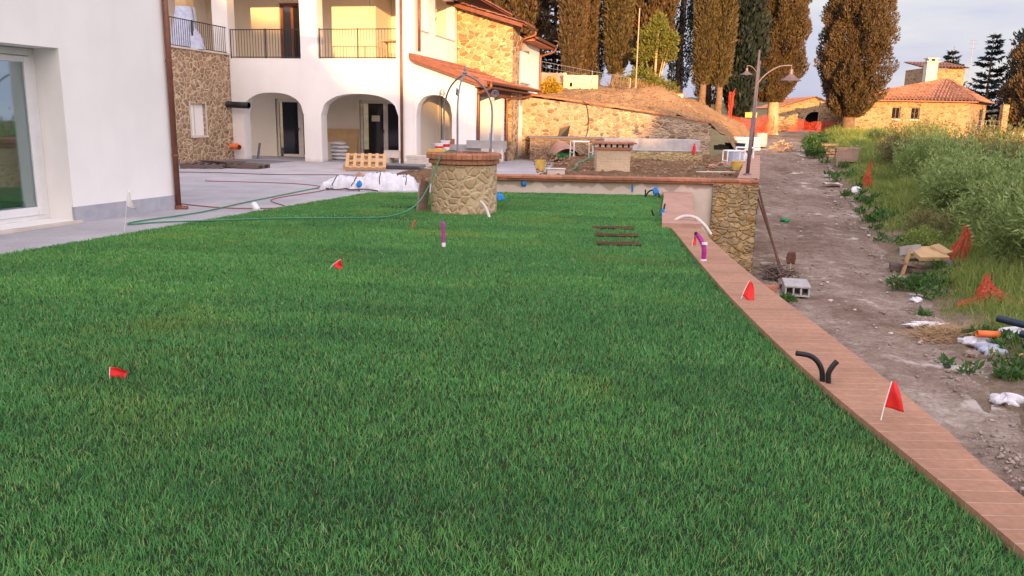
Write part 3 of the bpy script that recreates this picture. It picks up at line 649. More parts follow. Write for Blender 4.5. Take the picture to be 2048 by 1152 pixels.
downpipe([(-6.78, 32.6, 5.04), (-6.8, 32.6, 4.9), (-7.2, 32.5, 4.75), (-7.3, 32.4, 4.6), (-7.31, 32.4, 4.3)])
# stone wing on the left, its terrace railing and small window
vwall(-16.5, -16.95, 18.5, 26.29, 0, 3.62, [(23.88, 24.68, .86, 1.9, 1.9)]).build('stone_wing', 'wall_stone', house)
hb().bb(-20, -16.44, 18.5, 26.29, 3.62, 3.68).build('terrace_coping', 'slab', house)
o = hb().bb(-16.64, -16.60, 23.88, 24.68, .86, 1.9).build('window', 'white', house)
hb().bb(-16.61, -16.57, 23.92, 23.98, .9, 1.86).bb(-16.598, -16.58, 24.16, 24.19, .9, 1.86).build('frame', 'frame', o)
def surround():
    m_ = hb(); 
    for (a, b, c, d) in ((23.80, 23.88, .80, 1.97), (24.68, 24.76, .80, 1.97)): m_.bb(-16.52, -16.493, a, b, c, d)
    return m_.bb(-16.6, -16.44, 23.82, 24.74, .80, .86)
surround().build('window_surround', 'slab', house)
hb().bb(-16.8, -14, 22, 26.2, -.05, .004).build('doorstep', 'greyslab', house)
def railing(p0, p1, z0, z1, n, posts):
    p0, p1 = Vector((*p0, 0)), Vector((*p1, 0)); m_ = hb()
    for z in (z0+.05, z1): m_.tube([p0+Vector((0, 0, z)), p1+Vector((0, 0, z))], .018, 6)
    for i in range(n+1):
        p = p0.lerp(p1, i/n); m_.tube([p+Vector((0, 0, z0+.05)), p+Vector((0, 0, z1))], .009, 5)
    for t_ in posts:
        p = p0.lerp(p1, t_); m_.tube([p+Vector((0, 0, z0)), p+Vector((0, 0, z1+.03))], .026, 6)
    return m_.build('railing', 'iron', house)
railing((-16.5, F+.12), (-13.76, F+.12), ZF, 4.50, 25, (0, .5, 1))
railing((-13.08, F+.12), (-10.24, F+.12), ZF, 4.50, 26, (0, .5, 1))
railing((-16.6, 20.5), (-16.6, F+.05), 3.66, 4.56, 52, (0, .32, .66, 1))
# upper terrace wall in shade, behind the wing railing
hb().bb(-19.6, -19.3, 18.5, 29.3, 3.66, 6.3).build('terrace_back_wall', 'white', house)
for z in (5.6,): hb().tube([(-11.7, 27.6, 6.25), (-11.7, 27.6, 5.0)], .008, 5).build('lamp_wire', 'iron', house)

# ------------------------------------------------------------------ white building close on the left
OFF2 = (-9.8, 11.35, 0)
lb = thing('white_house_wing', 'near white rendered building with a grey plinth and sliding glass door', 'house', W2(-9.8, 11.35, 0), -A2)
def lbb(): return MB(OFF2)
def vwall2(u_out, u_in, v0, v1, z0, z1, ops):
    m_ = MB(); arch_wall(m_, v0, v1, z0, z1, ops, u_out, u_in)
    m_.v = [(p[1]-OFF2[0], p[0]-OFF2[1], p[2]) for p in m_.v]; m_.f = [tuple(reversed(f)) for f in m_.f]; return m_
vwall2(-9.8, -10.5, -4, 11.35, 0, 5.6, [(6.3, 9.17, .05, 2.49, 2.49)]).build('wall', 'white', lb)
lbb().bb(-18, -10.5, 10.9, 11.345, 0, 5.6).build('end_wall', 'white', lb)
lbb().bb(-18.5, -9.3, -5, 11.9, 5.6, 5.8).build('roof', 'terracotta', lb)
lbb().bb(-9.83, -9.77, 9.17, 11.36, 0.0, .24).build('plinth', 'grey_plinth', lb)
lbb().bb(-10.5, -9.70, 6.1, 9.24, 0.0, .045).build('door_sill', 'slab', lb, bevel=.006)
sd = lbb()
sd.bb(-10.34, -10.26, 9.07, 9.169, .05, 2.48).bb(-10.34, -10.26, 6.31, 9.07, 2.38, 2.48).bb(-10.34, -10.26, 6.31, 9.07, .05, .12)
sd.bb(-10.31, -10.24, 8.97, 9.06, .12, 2.37).bb(-10.31, -10.24, 7.0, 8.97, 2.29, 2.37).bb(-10.31, -10.24, 7.0, 8.97, .12, .24)
so = sd.build('sliding_door', 'alu', lb, bevel=.006)
lbb().bb(-10.285, -10.27, 7.0, 8.97, .24, 2.29).build('pane', 'glass', so)
lbb().bb(-10.305, -10.30, 8.40, 8.425, .16, 2.32).bb(-10.305, -10.30, 8.33, 8.345, .16, 2.32).build('glass_edge', 'teal_glass', so)
lbb().bb(-18, -10.5, -4, 10.9, -.05, .05).build('floor', 'greyslab', lb)
lbb().bb(-17.9, -10.55, 5.0, 10.88, 2.7, 2.8).build('ceiling', 'white', lb)
lbb().bb(-15.2, -15, 5, 10.88, .05, 2.7).bb(-15, -10.6, 10.6, 10.8, .05, 2.7).build('inner_wall', 'beige', lb)
lbb().bb(-11.1, -10.8, 9.5, 9.8, .05, 2.7).build('inner_pillar', 'beige', lb)
mp_ = lbb().tube([(-9.735, 11.29, .06), (-9.735, 11.29, 5.6)], .048, 12)
dp = mp_.build('downpipe', 'copper', lb, smooth=True)
for z in (.9, 2.45): lbb().tube([(-9.735, 11.29, z), (-9.735, 11.29, z+.04)], .056, 12).build('bracket', 'copper', dp)
c_ = lbb()
c_.tube([(-9.735, 11.29, .0), (-9.735, 11.29, .07)], .064, 12).tube([(-9.735, 11.29, .03), (-9.66, 11.33, .02), (-9.60, 11.36, .02)], .04, 8)
c_.build('foot', 'copper', dp)

# ------------------------------------------------------------------ well
wx, wy, wr = -0.88, 14.15, 0.57
well = thing('stone_well', 'round stone well with a brick rim and wrought iron arch on the lawn', 'well', (wx, wy, 0))
m_ = MB().lathe([(wr+.012*(1-i/70), .87*i/70-.02) for i in range(71)], n=240).lathe([(wr-.03, .85), (.44, .85), (.44, 0)], n=48); m_.build('body', 'well_stone', well, smooth=True)
for k, (r0_, r1_, z0, z1, n_, g_) in enumerate(((.42, wr+.045, .865, .945, 44, .006), (.42, wr+.085, .95, 1.045, 46, .006))):
    m_ = MB()
    for i in range(n_):
        a0 = 2*math.pi*(i+.5*k)/n_; a1 = a0+2*math.pi/n_-g_/wr
        rr = r1_+random.uniform(-.006, .006); zz = z1+random.uniform(-.003, .003)
        vs = []
        for a in (a0, a1):
            for (r_, z) in ((r0_, z0), (rr-.0, z0), (rr, z0+.02), (rr, zz-.022), (rr-.02, zz-.004), (rr-.04, zz), (r0_, zz)): vs.append((r_*math.cos(a), r_*math.sin(a), z))
        m_.add(vs, [tuple(range(6, -1, -1)), tuple(range(7, 14))]+[(j, (j+1) % 7, 7+(j+1) % 7, 7+j) for j in range(7)])
    m_.build('brick_rim', 'terracotta', well)
MB().lathe([(wr+.03, .868), (wr+.03, .94), (wr+.062, .953), (wr+.062, 1.03), (.44, 1.03)], n=48).build('rim_mortar', 'slab', well)
MB().lathe([(.44, .02), (.44, .9), (0.001, .9)], n=32).build('cover', 'greyslab', well)
arch = []
m_ = MB()
for a in (R(20), R(140), R(260)):
    rr = .49
    prof = [(rr, 1.0), (rr+.005, 1.4), (rr+.01, 1.75), (rr-.03, 1.95), (rr-.13, 2.14), (rr-.29, 2.28), (.06, 2.345), (0, 2.36)]
    m_.tube(smooth_path([(q*math.cos(a), q*math.sin(a), z) for q, z in prof], 6), .017, 8)
    if True:  # scroll on the shoulder
        sp = []
        for i in range(26):
            t_ = i/25; q = .075*(1-t_*.75); th = 4.4*math.pi*t_-.6
            rad_ = rr-.03+.085+q*math.cos(th); sp.append((rad_*math.cos(a), rad_*math.sin(a), 2.05+q*math.sin(th)))
        m_.tube(sp, .008, 6)
fr_ = m_.build('iron_arch', 'greyiron', well, smooth=True)
MB().tube([(0, 0, 2.34), (0, 0, 2.46), (0, 0, 2.54)], [.02, .015, .004], 8).lathe([(.001, 2.36), (.03, 2.375), (.04, 2.39), (.03, 2.41), (.001, 2.42)], n=12).build('finial', 'greyiron', fr_, smooth=True)
MB().tube([(.35, -.46, .03), (.28, -.51, .12), (.2, -.57, .3), (.17, -.60, .37)], .035, 10).build('drain_pipe', 'whitepipe', well, smooth=True) if False else None

# ------------------------------------------------------------------ retaining wall of the upper terrace, coping round the lawn
rw = thing('retaining_wall', 'plastered retaining wall with brick coping and a rough stone corner behind the lawn', 'wall', (0, 18, 0))
OFF3 = (0, 18, 0)
def damp():
    m, t, b = newmat('damp_plaster')
    c = t.nodes.new('ShaderNodeTexCoord'); s_ = t.nodes.new('ShaderNodeSeparateXYZ'); t.links.new(c.outputs['Object'], s_.inputs[0])
    n = noise(t, 3.0, 2, stretch=(1, 0, 0), rough=.4); n2 = noise(t, 3, 6)
    edge = math_(t, 'ADD', math_(t, 'MULTIPLY', math_(t, 'SUBTRACT', n.outputs[0], .5), .55), .17)
    f = math_(t, 'SUBTRACT', s_.outputs[2], edge)
    col = mix(t, ramp(t, f, [(0, (0, 0, 0, 1)), (.03, (1, 1, 1, 1))]).outputs[0], (.60, .52, .43, 1), (.40, .33, .26, 1))
    col = mix(t, 1.0, col, ramp(t, n2.outputs[0], [(.3, (.9, .9, .9, 1)), (.7, (1.08, 1.08, 1.08, 1))]).outputs[0], 'MULTIPLY')
    t.links.new(col, b.inputs['Base Color']); b.inputs['Roughness'].default_value = .9; bump(t, b, n2.outputs[0], .3, .01); return m
M['damp'] = damp()
MB(OFF3).bb(-1.3, 4.45, 18.0, 18.38, -2.0, .30).build('plaster_face', 'damp', rw)
m_ = MB(OFF3); m_.grid(90, 200, lambda a, b: (4.44+1.0*a, 17.94-.06*vnoise(a*9, b*16, 3)-.04*b*0, -2.0+2.3*b))
m_.grid(40, 160, lambda a, b: (5.44+.03*vnoise(a*9, b*16, 6), 17.94+.6*a, -2.0+2.3*b)).build('stone_corner', 'pier_stone', rw)
# road side return of the wall, climbing with the road
m_ = MB(OFF3); m_.grid(60, 16, lambda a, b: (5.45+4.2*a+.02*vnoise(a*60, b*9, 2), 18.3+13.9*a, (road_z(18.3+13.9*a)-.3)*(1-b)+.33*b)); m_.build('road_side_face', 'pier_stone', rw)
m_ = MB(OFF3); x = -1.32
for z0, z1, y0, ln in ((.302, .345, 17.90, .29), (.35, .40, 17.86, .30)):
    x = -1.32
    while x < 5.40:
        l_ = min(ln, 5.44-x); m_.bb(x, x+l_-.006, y0+random.uniform(-.006, .006), 18.42, z0, z1+random.uniform(-.003, .003)); x += ln
m_.build('brick_coping', 'terracotta', rw)
m_ = MB(OFF3); a_, b_ = (5.42, 17.9), (9.62, 31.9)
for i in range(40):
    t0, t1 = i/40, (i+.985)/40
    p = [(a_[0]+(b_[0]-a_[0])*t-k*.48, a_[1]+(b_[1]-a_[1])*t+k*.10) for t, k in ((t0, 1), (t0, 0), (t1, 0), (t1, 1))]
    p = [(5.48 if False else q[0]+.03, max(q[1], 18.425)) for q in p]
    m_.prism(p, .33, .405+random.uniform(-.003, .003))
m_.build('side_coping', 'coping_pink', rw)
def coping(name, inner, outer, z0, z1, label, n=90, mat='coping'):
    I = smooth_path([(p[0], p[1], 0) for p in inner], 14); O = smooth_path([(p[0], p[1], 0) for p in outer], 14)
    ya, yb = max(inner[0][1], outer[0][1]), min(inner[-1][1], outer[-1][1])
    at = lambda P, y: Vector((float(np.interp(y, [p.y for p in P], [p.x for p in P])), y, 0))
    m_ = MB(); uv = []; vs = []; I3 = []; O3 = []
    for i in range(n+1):
        y = ya+(yb-ya)*i/n; a, b = at(I, y), at(O, y); I3.append(a); O3.append(b)
        for (p, z, u_) in ((a, z0, 0), (a, z1, .03), (b, z1, .52), (b+Vector((.012, 0, 0)), z1-.012, .54), (b+Vector((.012, 0, 0)), z0, .6)):
            vs.append((p.x, p.y, z)); uv.append((y+10, u_+.8))
    fs = [(i*5+k, (i+1)*5+k, (i+1)*5+k+1, i*5+k+1) for i in range(n) for k in range(4)]
    fs += [(0, 1, 2, 3, 4), tuple(n*5+k for k in (4, 3, 2, 1, 0))]
    m_.add(vs, fs)
    return m_, uv, I3, O3
cw = thing('coping_wall', 'low curved wall with a terracotta tile coping edging the right side of the lawn', 'wall', (2.3, 5, 0))
m_, uv, I_, O_ = coping('coping', CIN, COUT, -.06, .05, '')
m_.o = (2.3, 5, 0); m_.v = [(p[0]-2.3, p[1]-5, p[2]) for p in m_.v]; m_.build('coping', 'coping', cw, uv=uv)
m_, uv, I2_, O2_ = coping('coping', C2IN, C2OUT, -.06, .095, '')
m_.v = [(p[0]-2.3, p[1]-5, p[2]) for p in m_.v]; m_.build('coping_step', 'coping_pink', cw, uv=uv)
outl = [(p.x-.03, p.y) for p in O_]+[(p.x-.03, p.y) for p in O2_]
m_ = MB((2.3, 5, 0)); m_.grid(len(outl)-1, 8, lambda a, b: (lambda q: (q[0], q[1], -2.0+1.94*b))(outl[int(round(a*(len(outl)-1)))])); m_.build('stone_face', 'pier_stone', cw)

# ------------------------------------------------------------------ trees
def crown_column(h0, h1, rmax, n, lump, prof, ln, wd, seed, wisps=1.0):
    rng = np.random.default_rng(seed)
    t = rng.random(n*3); keep = rng.random(n*3) < np.interp(t, [p[0] for p in prof], [p[1] for p in prof])+.08
    t = t[keep][:n]; n = len(t)
    th = rng.random(n)*2*np.pi; rad = rmax*np.interp(t, [p[0] for p in prof], [p[1] for p in prof])
    # lumps: vertical flame-shaped plumes
    z = h0+t*(h1-h0)
    k1 = 7+int(rng.integers(4)); lum = np.zeros(n)
    nl = int(60*(h1-h0)*rmax/14)+30
    ct = rng.random(nl); cth = rng.random(nl)*2*np.pi; cs = rng.uniform(.5, 1.0, nl)
    for i in range(nl):
        da = np.abs((th-cth[i]+np.pi) % (2*np.pi)-np.pi)*np.maximum(rad, .2); dz = (z-(h0+ct[i]*(h1-h0)))
        dz = np.where(dz > 0, dz*.62, dz*1.25)
        lum = np.maximum(lum, cs[i]*np.maximum(0, 1-(da/.55)**2-(dz/.95)**2))
    depth = rng.random(n)**1.7
    rr = rad*(1-.42*depth)*(1-lump+lump*lum*1.25)+rng.normal(0, .03, n)
    P = np.stack([rr*np.cos(th), rr*np.sin(th), z], 1)
    out = np.stack([np.cos(th), np.sin(th), np.zeros(n)], 1)
    D = out*(.35+.3*rng.random((n, 1)))*wisps+np.array([0, 0, 1.0])*(.55+.5*rng.random((n, 1)))+rng.normal(0, .28, (n, 3))
    return leaf_quads(P, D, rng.uniform(.6, 1.3, n)*ln, rng.uniform(.6, 1.3, n)*wd, rng)
PC = [(0, .45), (.04, .72), (.12, .95), (.25, 1.0), (.5, .93), (.75, .72), (.92, .38), (1, .05)]
PN = [(0, .35), (.05, .65), (.15, .85), (.4, 1.0), (.7, .92), (.88, .6), (1, .06)]
PB = [(0, .3), (.08, .7), (.2, .95), (.45, 1.0), (.7, .82), (.9, .5), (1, .1)]
def trunk_mb(r, h, lean=0, n=12):
    m_ = MB(); pts = [(lean*i/6+.05*math.sin(i*1.7), .04*math.cos(i*2.1), -.4+(h+.4)*i/6) for i in range(7)]
    m_.tube(pts, [r*1.35]+[r*(1-.08*i) for i in range(6)], n)
    for k in range(5):
        a = k*1.256+.3; m_.tube([(r*.7*math.cos(a), r*.7*math.sin(a), .25), (r*1.7*math.cos(a), r*1.7*math.sin(a), -.15)], [r*.45, r*.15], 6)
    return m_
def cypress(x, y, label, h0, h1, rmax, n, prof=PC, lump=.34, mat='cyp', ln=.21, wd=.085, z=None, seed=1, bark='bark', tr=.28, cat='cypress', name='cypress_tree', group=None, trunk_h=None):
    z = hill_z(x, y)-.05 if z is None else z
    t = thing(name, label, cat, (x, y, z), 0, group)
    trunk_mb(tr, trunk_h or (h0+(h1-h0)*.5)).build('trunk', bark, t, smooth=True)
    V, q = crown_column(h0, h1, rmax, n, lump, prof, ln, wd, seed); np_mesh('crown', V, q, mat, t)
    return t
def px_at(px, Yd):      # world x that a measured direction has at the distance Yd
    return (px-1024)/1600*Yd*1.0
cypress(18.95, 60.5, 'tall brown cypress with a pale bare trunk beside the road, just behind the lamp posts', 2.3, 15.5, 2.2, 80000, lump=.45, seed=3, bark='palebark', tr=.42)
cypress(23.95, 59.0, 'broad bushy brown cypress right of the road in front of the stone farmhouse', 1.6, 14.4, 2.75, 90000, prof=[(0, .28), (.05, .55), (.14, .80), (.3, 1.0), (.55, .88), (.75, .66), (.9, .4), (1, .05)], lump=.52, seed=4, z=.55, bark='bark', tr=.45)
cypress(15.6, 58.0, 'conifer left of the tall roadside cypress, its shade put into dark green foliage', .6, 16, 1.9, 20000, prof=PB, mat='fir', seed=5, lump=.5, ln=.45, wd=.16, cat='conifer', name='conifer_tree')  # darker leaf colour stands in for the shade on this tree
cypress(14.4, 62.0, 'rusty brown cypress half hidden behind the dark shaded conifer', .8, 17, 1.6, 14000, prof=PN, seed=15, cat='cypress')
cypress(11.85, 52.5, 'slim columnar cypress, the left one of the close pair above the orange netting', 1.1, 14.5, .78, 11000, prof=PN, lump=.22, mat='cyp_green', seed=6, ln=.3, wd=.1, tr=.2)
cypress(12.95, 52.6, 'slim columnar cypress, the right one of the close pair above the orange netting', 1.6, 15.0, .80, 11000, prof=PN, lump=.22, mat='cyp_green', seed=7, ln=.3, wd=.1, tr=.2)
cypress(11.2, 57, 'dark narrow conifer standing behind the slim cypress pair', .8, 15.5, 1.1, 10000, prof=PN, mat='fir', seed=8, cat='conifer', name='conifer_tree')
cypress(8.9, 56, 'wide rusty brown conifer behind the young light green tree', 1.0, 17, 2.0, 24000, prof=PB, lump=.6, seed=9, ln=.42, wd=.17, cat='conifer', name='conifer_tree')
cypress(6.25, 52, 'tall yellowish brown cypress column right of the yellow wall', .7, 15, 1.0, 15000, prof=PN, lump=.25, mat='cyp_green', seed=10, ln=.32, wd=.11)
cypress(5.15, 54, 'cypress between two brown ones, its shade put into dark blue green foliage', .3, 15, .85, 11000, prof=PN, mat='fir', seed=11, lump=.25)  # dark foliage colour replaces cast shade on this cypress
cypress(4.3, 53, 'brown cypress column behind the end of the yellow wall', .5, 15, .92, 12000, prof=PN, lump=.25, seed=12, ln=.32, wd=.11)
cypress(3.35, 51, 'brown cypress column, leftmost against the pale gap of sky', .5, 14.5, .92, 13000, prof=PN, lump=.22, seed=13, ln=.32, wd=.11)
cypress(.2, 62, 'wide russet conifer rising behind the roof of the stone tower', .5, 19, 2.8, 26000, prof=PB, lump=.55, seed=14, ln=.45, wd=.18, cat='conifer', name='conifer_tree')
cypress(-3.8, 63, 'russet conifer behind the upper roof of the house', .5, 18, 2.6, 12000, prof=PB, lump=.55, seed=16, ln=.45, wd=.18, cat='conifer', name='conifer_tree')
cypress(49.6, 78.0, 'brown evergreen with a ragged crown at the right edge beyond the shrubs', 1.6, 13.0, 3.4, 30000, prof=PB, lump=.5, seed=17, z=-1.0, ln=.36, wd=.15, cat='cypress')
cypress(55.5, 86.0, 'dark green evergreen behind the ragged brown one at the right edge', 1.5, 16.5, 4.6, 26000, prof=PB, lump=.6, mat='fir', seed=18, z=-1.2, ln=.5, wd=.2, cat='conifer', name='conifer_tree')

def fir(x, y, z, h, r, label, seed, n_per=95, mat='fir', droop=.12, lift=.35):
    rng = np.random.default_rng(seed)
    t = thing('fir_tree', label, 'fir', (x, y, z), 0)
    m_ = MB().tube([(0, 0, -.3), (0, 0, h*.5), (0, 0, h)], [.22, .13, .02], 8); Ps = []; Ds = []
    hh = h*.14
    while hh < h*.98:
        f = (h-hh)/(h*.86); rad = r*(f**.8)*rng.uniform(.75, 1.1)+.15
        nb = 6
        for b in range(nb):
            a = rng.random()*6.28; rr = rad*rng.uniform(.6, 1.1)
            tip = np.array([rr*math.cos(a), rr*math.sin(a), hh+rr*lift-droop*rr])
            mid = np.array([rr*.55*math.cos(a), rr*.55*math.sin(a), hh+rr*.02])
            m_.tube([(0, 0, hh), tuple(mid), tuple(tip)], [.035, .02, .006], 4)
            k = int(n_per*(rr/r)+8)
            s = rng.random(k)**.8; pp = np.where(s[:, None] < .55, mid*s[:, None]/.55+np.array([0, 0, hh])*(1-s[:, None]/.55), mid+(tip-mid)*((s[:, None]-.55)/.45))
            side = np.array([-math.sin(a), math.cos(a), 0])
            w_ = rng.normal(0, .13*rr+.03, k)*(1.1-s)
            Ps.append(pp+side*w_[:, None]+rng.normal(0, .05, (k, 3))); Ds.append(np.array([math.cos(a)*.6, math.sin(a)*.6, .15])+side*np.sign(w_)[:, None]*.6+rng.normal(0, .25, (k, 3)))
        hh += h*.045*rng.uniform(.8, 1.2)
    m_.build('trunk', 'bark', t)
    P = np.concatenate(Ps); D = np.concatenate(Ds)
    V, q = leaf_quads(P, D, rng.uniform(.3, .6, len(P)), rng.uniform(.1, .18, len(P)), rng); np_mesh('crown', V, q, mat, t)
    return t
fir(48.5, 85, -1, 12.1, 3.0, 'dark fir with lifted branches against the sky right of the farmhouse chimney', 21)
fir(45.1, 86, -1, 10.8, 2.2, 'smaller dark fir just behind the farmhouse chimney', 22)
fir(3.0, 66, 3.6, 12.5, 1.9, 'dark fir showing in the gap of sky right of the house roof', 23)

def bushy(name, label, cat, loc, n, blobs, ln, wd, mat, seed, stems=None, group=None, bark='bark', up=.4, shoots=0):
    rng = np.random.default_rng(seed); t = thing(name, label, cat, loc, 0, group)
    Ps = []; Ds = []
    tot = sum(b[3]**2 for b in blobs)
    for (bx, by, bz, br, sq) in blobs:
        k = int(n*br*br/tot); d = rng.normal(size=(k, 3)); d /= np.linalg.norm(d, axis=1, keepdims=True)
        rr = br*(.45+.55*rng.random(k)**.6)*(.82+.25*np.sin(d[:, 0]*5+bx*3)*np.sin(d[:, 1]*6+by*2)+.12*np.sin(d[:, 2]*9))
        P = d*rr[:, None]*np.array([1, 1, sq])+np.array([bx, by, bz]); keep = P[:, 2] > .03
        Ps.append(P[keep]); Ds.append((d*.7+np.array([0, 0, up])+rng.normal(0, .5, (k, 3)))[keep])
    for _ in range(shoots):
        bx, by, bz, br, sq = blobs[int(rng.integers(len(blobs)))]
        d = rng.normal(size=3); d[2] = abs(d[2])+.35; d /= np.linalg.norm(d); k = int(rng.integers(14, 30)); le = rng.uniform(.35, .8)
        base = np.array([bx, by, bz])+d*br*.75*np.array([1, 1, sq]); dr = d*.6+np.array([0, 0, .7])+rng.normal(0, .2, 3); s_ = rng.random((k, 1))
        Ps.append(base+dr*le*s_+rng.normal(0, .035, (k, 3))); Ds.append(dr*.7+rng.normal(0, .45, (k, 3)))
    P = np.concatenate(Ps); D = np.concatenate(Ds)
    V, q = leaf_quads(P, D, rng.uniform(.6, 1.4, len(P))*ln, rng.uniform(.6, 1.4, len(P))*wd, rng)
    m_ = MB(); 
    for (bx, by, bz, br, sq) in (stems or blobs[:5]): m_.tube([(bx*.15, by*.15, -.1), (bx*.6, by*.6, bz*.6), (bx, by, bz+br*sq*.4)], [.05, .035, .01], 6)
    m_.build('trunk', bark, t); np_mesh('crown', V, q, mat, t); return t
bushy('young_tree', 'young light green tree in front of the brown conifers on the hillside', 'tree', (8.2, 49.0, hill_z(8.2, 49)), 5200,
      [(0, 0, 3.3, .9, 1.1), (.6, .2, 2.5, .8, .9), (-.7, 0, 2.4, .75, .9), (.1, 0, 4.1, .6, 1), (.9, 0, 3.2, .5, 1), (-.5, .2, 3.4, .55, 1)], .16, .075, 'decid', 31, bark='palebark')
bushy('leafy_shrub', 'bright green leafy shrub at the foot of the young tree', 'shrub', (7.2, 47.4, hill_z(7.2, 47.4)-.1), 3800, [(0, 0, .9, 1.0, .9), (.9, .3, .6, .8, .8), (-.8, 0, .6, .7, .8), (1.7, .4, .4, .6, .8)], .17, .08, 'decid', 32)
bushy('flowering_shrub', 'small yellow flowering shrub beside the rear corner of the house', 'shrub', (1.75, 41.6, hill_z(1.75, 41.6)-.05), 1500, [(0, 0, .45, .5, 1), (.3, 0, .25, .35, 1), (-.3, 0, .3, .4, 1)], .10, .07, 'yellowbush', 33)
# grey green shrubs down the bank on the right
def blobset(seed, R_, hgt, k=9):
    rg = random.Random(seed); bl = [(0, 0, hgt*.55, R_*.75, hgt*.6/R_)]
    for i in range(k):
        a = rg.random()*6.28; d = R_*rg.uniform(.35, .75); bl.append((d*math.cos(a), d*math.sin(a), hgt*rg.uniform(.25, .75), R_*rg.uniform(.32, .5), .85))
    return bl
G_ = 'grey green shrubs massed on the bank'
sh = [bushy('bank_shrub', '', 'shrub', (0, 0, -50), 15000, blobset(s_, 1.6, 2.3, 13), .14, .038, m_, 40+s_, group=G_, shoots=130) for s_, m_ in ((1, 'olive'), (2, 'olive'), (3, 'olive_y'))]
spots = [ # x, y, scale, kind, label
 (11.0, 16.2, .95, 0, 'nearest grey green shrub, cut by the right edge of the photo'),
 (12.7, 19.3, 1.0, 1, 'grey green shrub in front, next to the one cut by the right edge'),
 (13.6, 23.5, 1.0, 0, 'dense dusky green shrub midway along the front of the bank'),
 (15.4, 20.8, 1.15, 1, 'tall silvery shrub at the right edge behind the two nearest ones'),
 (15.6, 27.5, 1.05, 1, 'rounded silvery shrub in the front row right of the hanging red net'),
 (17.2, 24.5, 1.15, 0, 'silvery shrub in the second row at the right side'),
 (16.4, 32.0, 1.0, 0, 'dark based shrub in the front row nearest the narrow red net'),
 (19.2, 28.5, 1.2, 1, 'pale green shrub in the middle of the bank'),
 (18.2, 36.5, 1.0, 2, 'yellowish shrub at the front of the row nearest the road'),
 (20.6, 33.5, 1.1, 2, 'yellow green shrub behind the rounded silvery one'),
 (22.8, 29.5, 1.2, 0, 'grey shrub at the right edge, halfway up the bank'),
 (19.6, 41.5, .72, 2, 'golden shrub just right of the broad cypress trunk'),
 (22.6, 38.0, 1.1, 2, 'sunlit shrub in the upper middle of the bank'),
 (25.4, 34.5, 1.2, 2, 'yellowish shrub at the right, halfway up the bank'),
 (22.4, 44.8, .75, 0, 'green shrub under the two windows of the farmhouse'),
 (25.2, 42.5, .9, 1, 'grey green shrub below the middle of the farmhouse wall'),
 (28.2, 39.5, 1.2, 2, 'golden shrub at the far right of the bank'),
 (25.0, 50.0, .74, 2, 'shrub in front of the farmhouse wall, tallest against the stone'),
 (28.2, 47.2, .8, 2, 'golden shrub below the shaded corner of the farmhouse'),
 (31.4, 45.5, .85, 2, 'golden shrub below the low garden wall at the right'),
 (12.2, 17.6, .8, 1, 'low silvery shrub between the nearest one and its dusky neighbours'),
 (14.4, 26.0, .8, 0, 'small rounded shrub squeezed between two big ones in the front row'),
 (18.0, 21.8, 1.2, 0, 'tall grey green shrub cut off by the right edge above the two nearest'),
 (20.4, 25.0, 1.25, 1, 'wide silvery shrub at the right edge below the middle of the bank'),
 (17.4, 34.6, .8, 1, 'small silvery shrub left of the yellowish one'),
 (21.6, 36.2, .9, 1, 'small grey shrub in the dip below the sunlit row'),
 (25.6, 38.6, 1.1, 2, 'broad golden shrub left of the far right golden one'),
 (21.9, 49.0, .55, 1, 'small dark shrub at the left end of the upper row'),
]
used = set()
for (x, y, s_, k, lab) in spots:
    z = bank_z(x, y)-.1
    if k not in used: used.add(k); put(sh[k], (x, y, z), random.random()*6, s_); sh[k]['label'] = lab
    else: copy_tree(sh[k], (x, y, z), random.random()*6.28, (s_*random.uniform(.9, 1.1), s_*random.uniform(.9, 1.1), s_*random.uniform(.85, 1.1)), lab)

# ------------------------------------------------------------------ grass
def blades(X, Y_, Z0, hgt, wid, lean, rng, name, mat):
    n = len(X); a = rng.random(n)*2*np.pi; b = rng.random(n)*2*np.pi
    sx, sy = np.cos(a)*wid*.5, np.sin(a)*wid*.5
    lx, ly = np.cos(b)*lean*hgt, np.sin(b)*lean*hgt
    B = np.stack([X, Y_, Z0], 1)
    z1 = hgt*.55; z2 = hgt*np.sqrt(np.maximum(.15, 1-lean**2*.6))
    V = np.stack([B+np.stack([sx, sy, 0*sx], 1), B-np.stack([sx, sy, 0*sx], 1),
                  B+np.stack([lx*.35-sx*.85, ly*.35-sy*.85, z1], 1), B+np.stack([lx*.35+sx*.85, ly*.35+sy*.85, z1], 1),
                  B+np.stack([lx+sx*.08, ly+sy*.08, z2], 1), B+np.stack([lx-sx*.08, ly-sy*.08, z2], 1)], 1).reshape(-1, 3)
    i = np.arange(n, dtype=np.int32)[:, None]*6
    q = np.concatenate([i+np.array([[0, 1, 2, 3]]), i+np.array([[3, 2, 5, 4]])], 0)
    return np_mesh(name, V, q, mat)
HOLES = [(1.22, 1.85, 12.12, 12.40), (1.18, 1.8, 11.32, 11.60), (1.12, 1.72, 10.52, 10.80)]
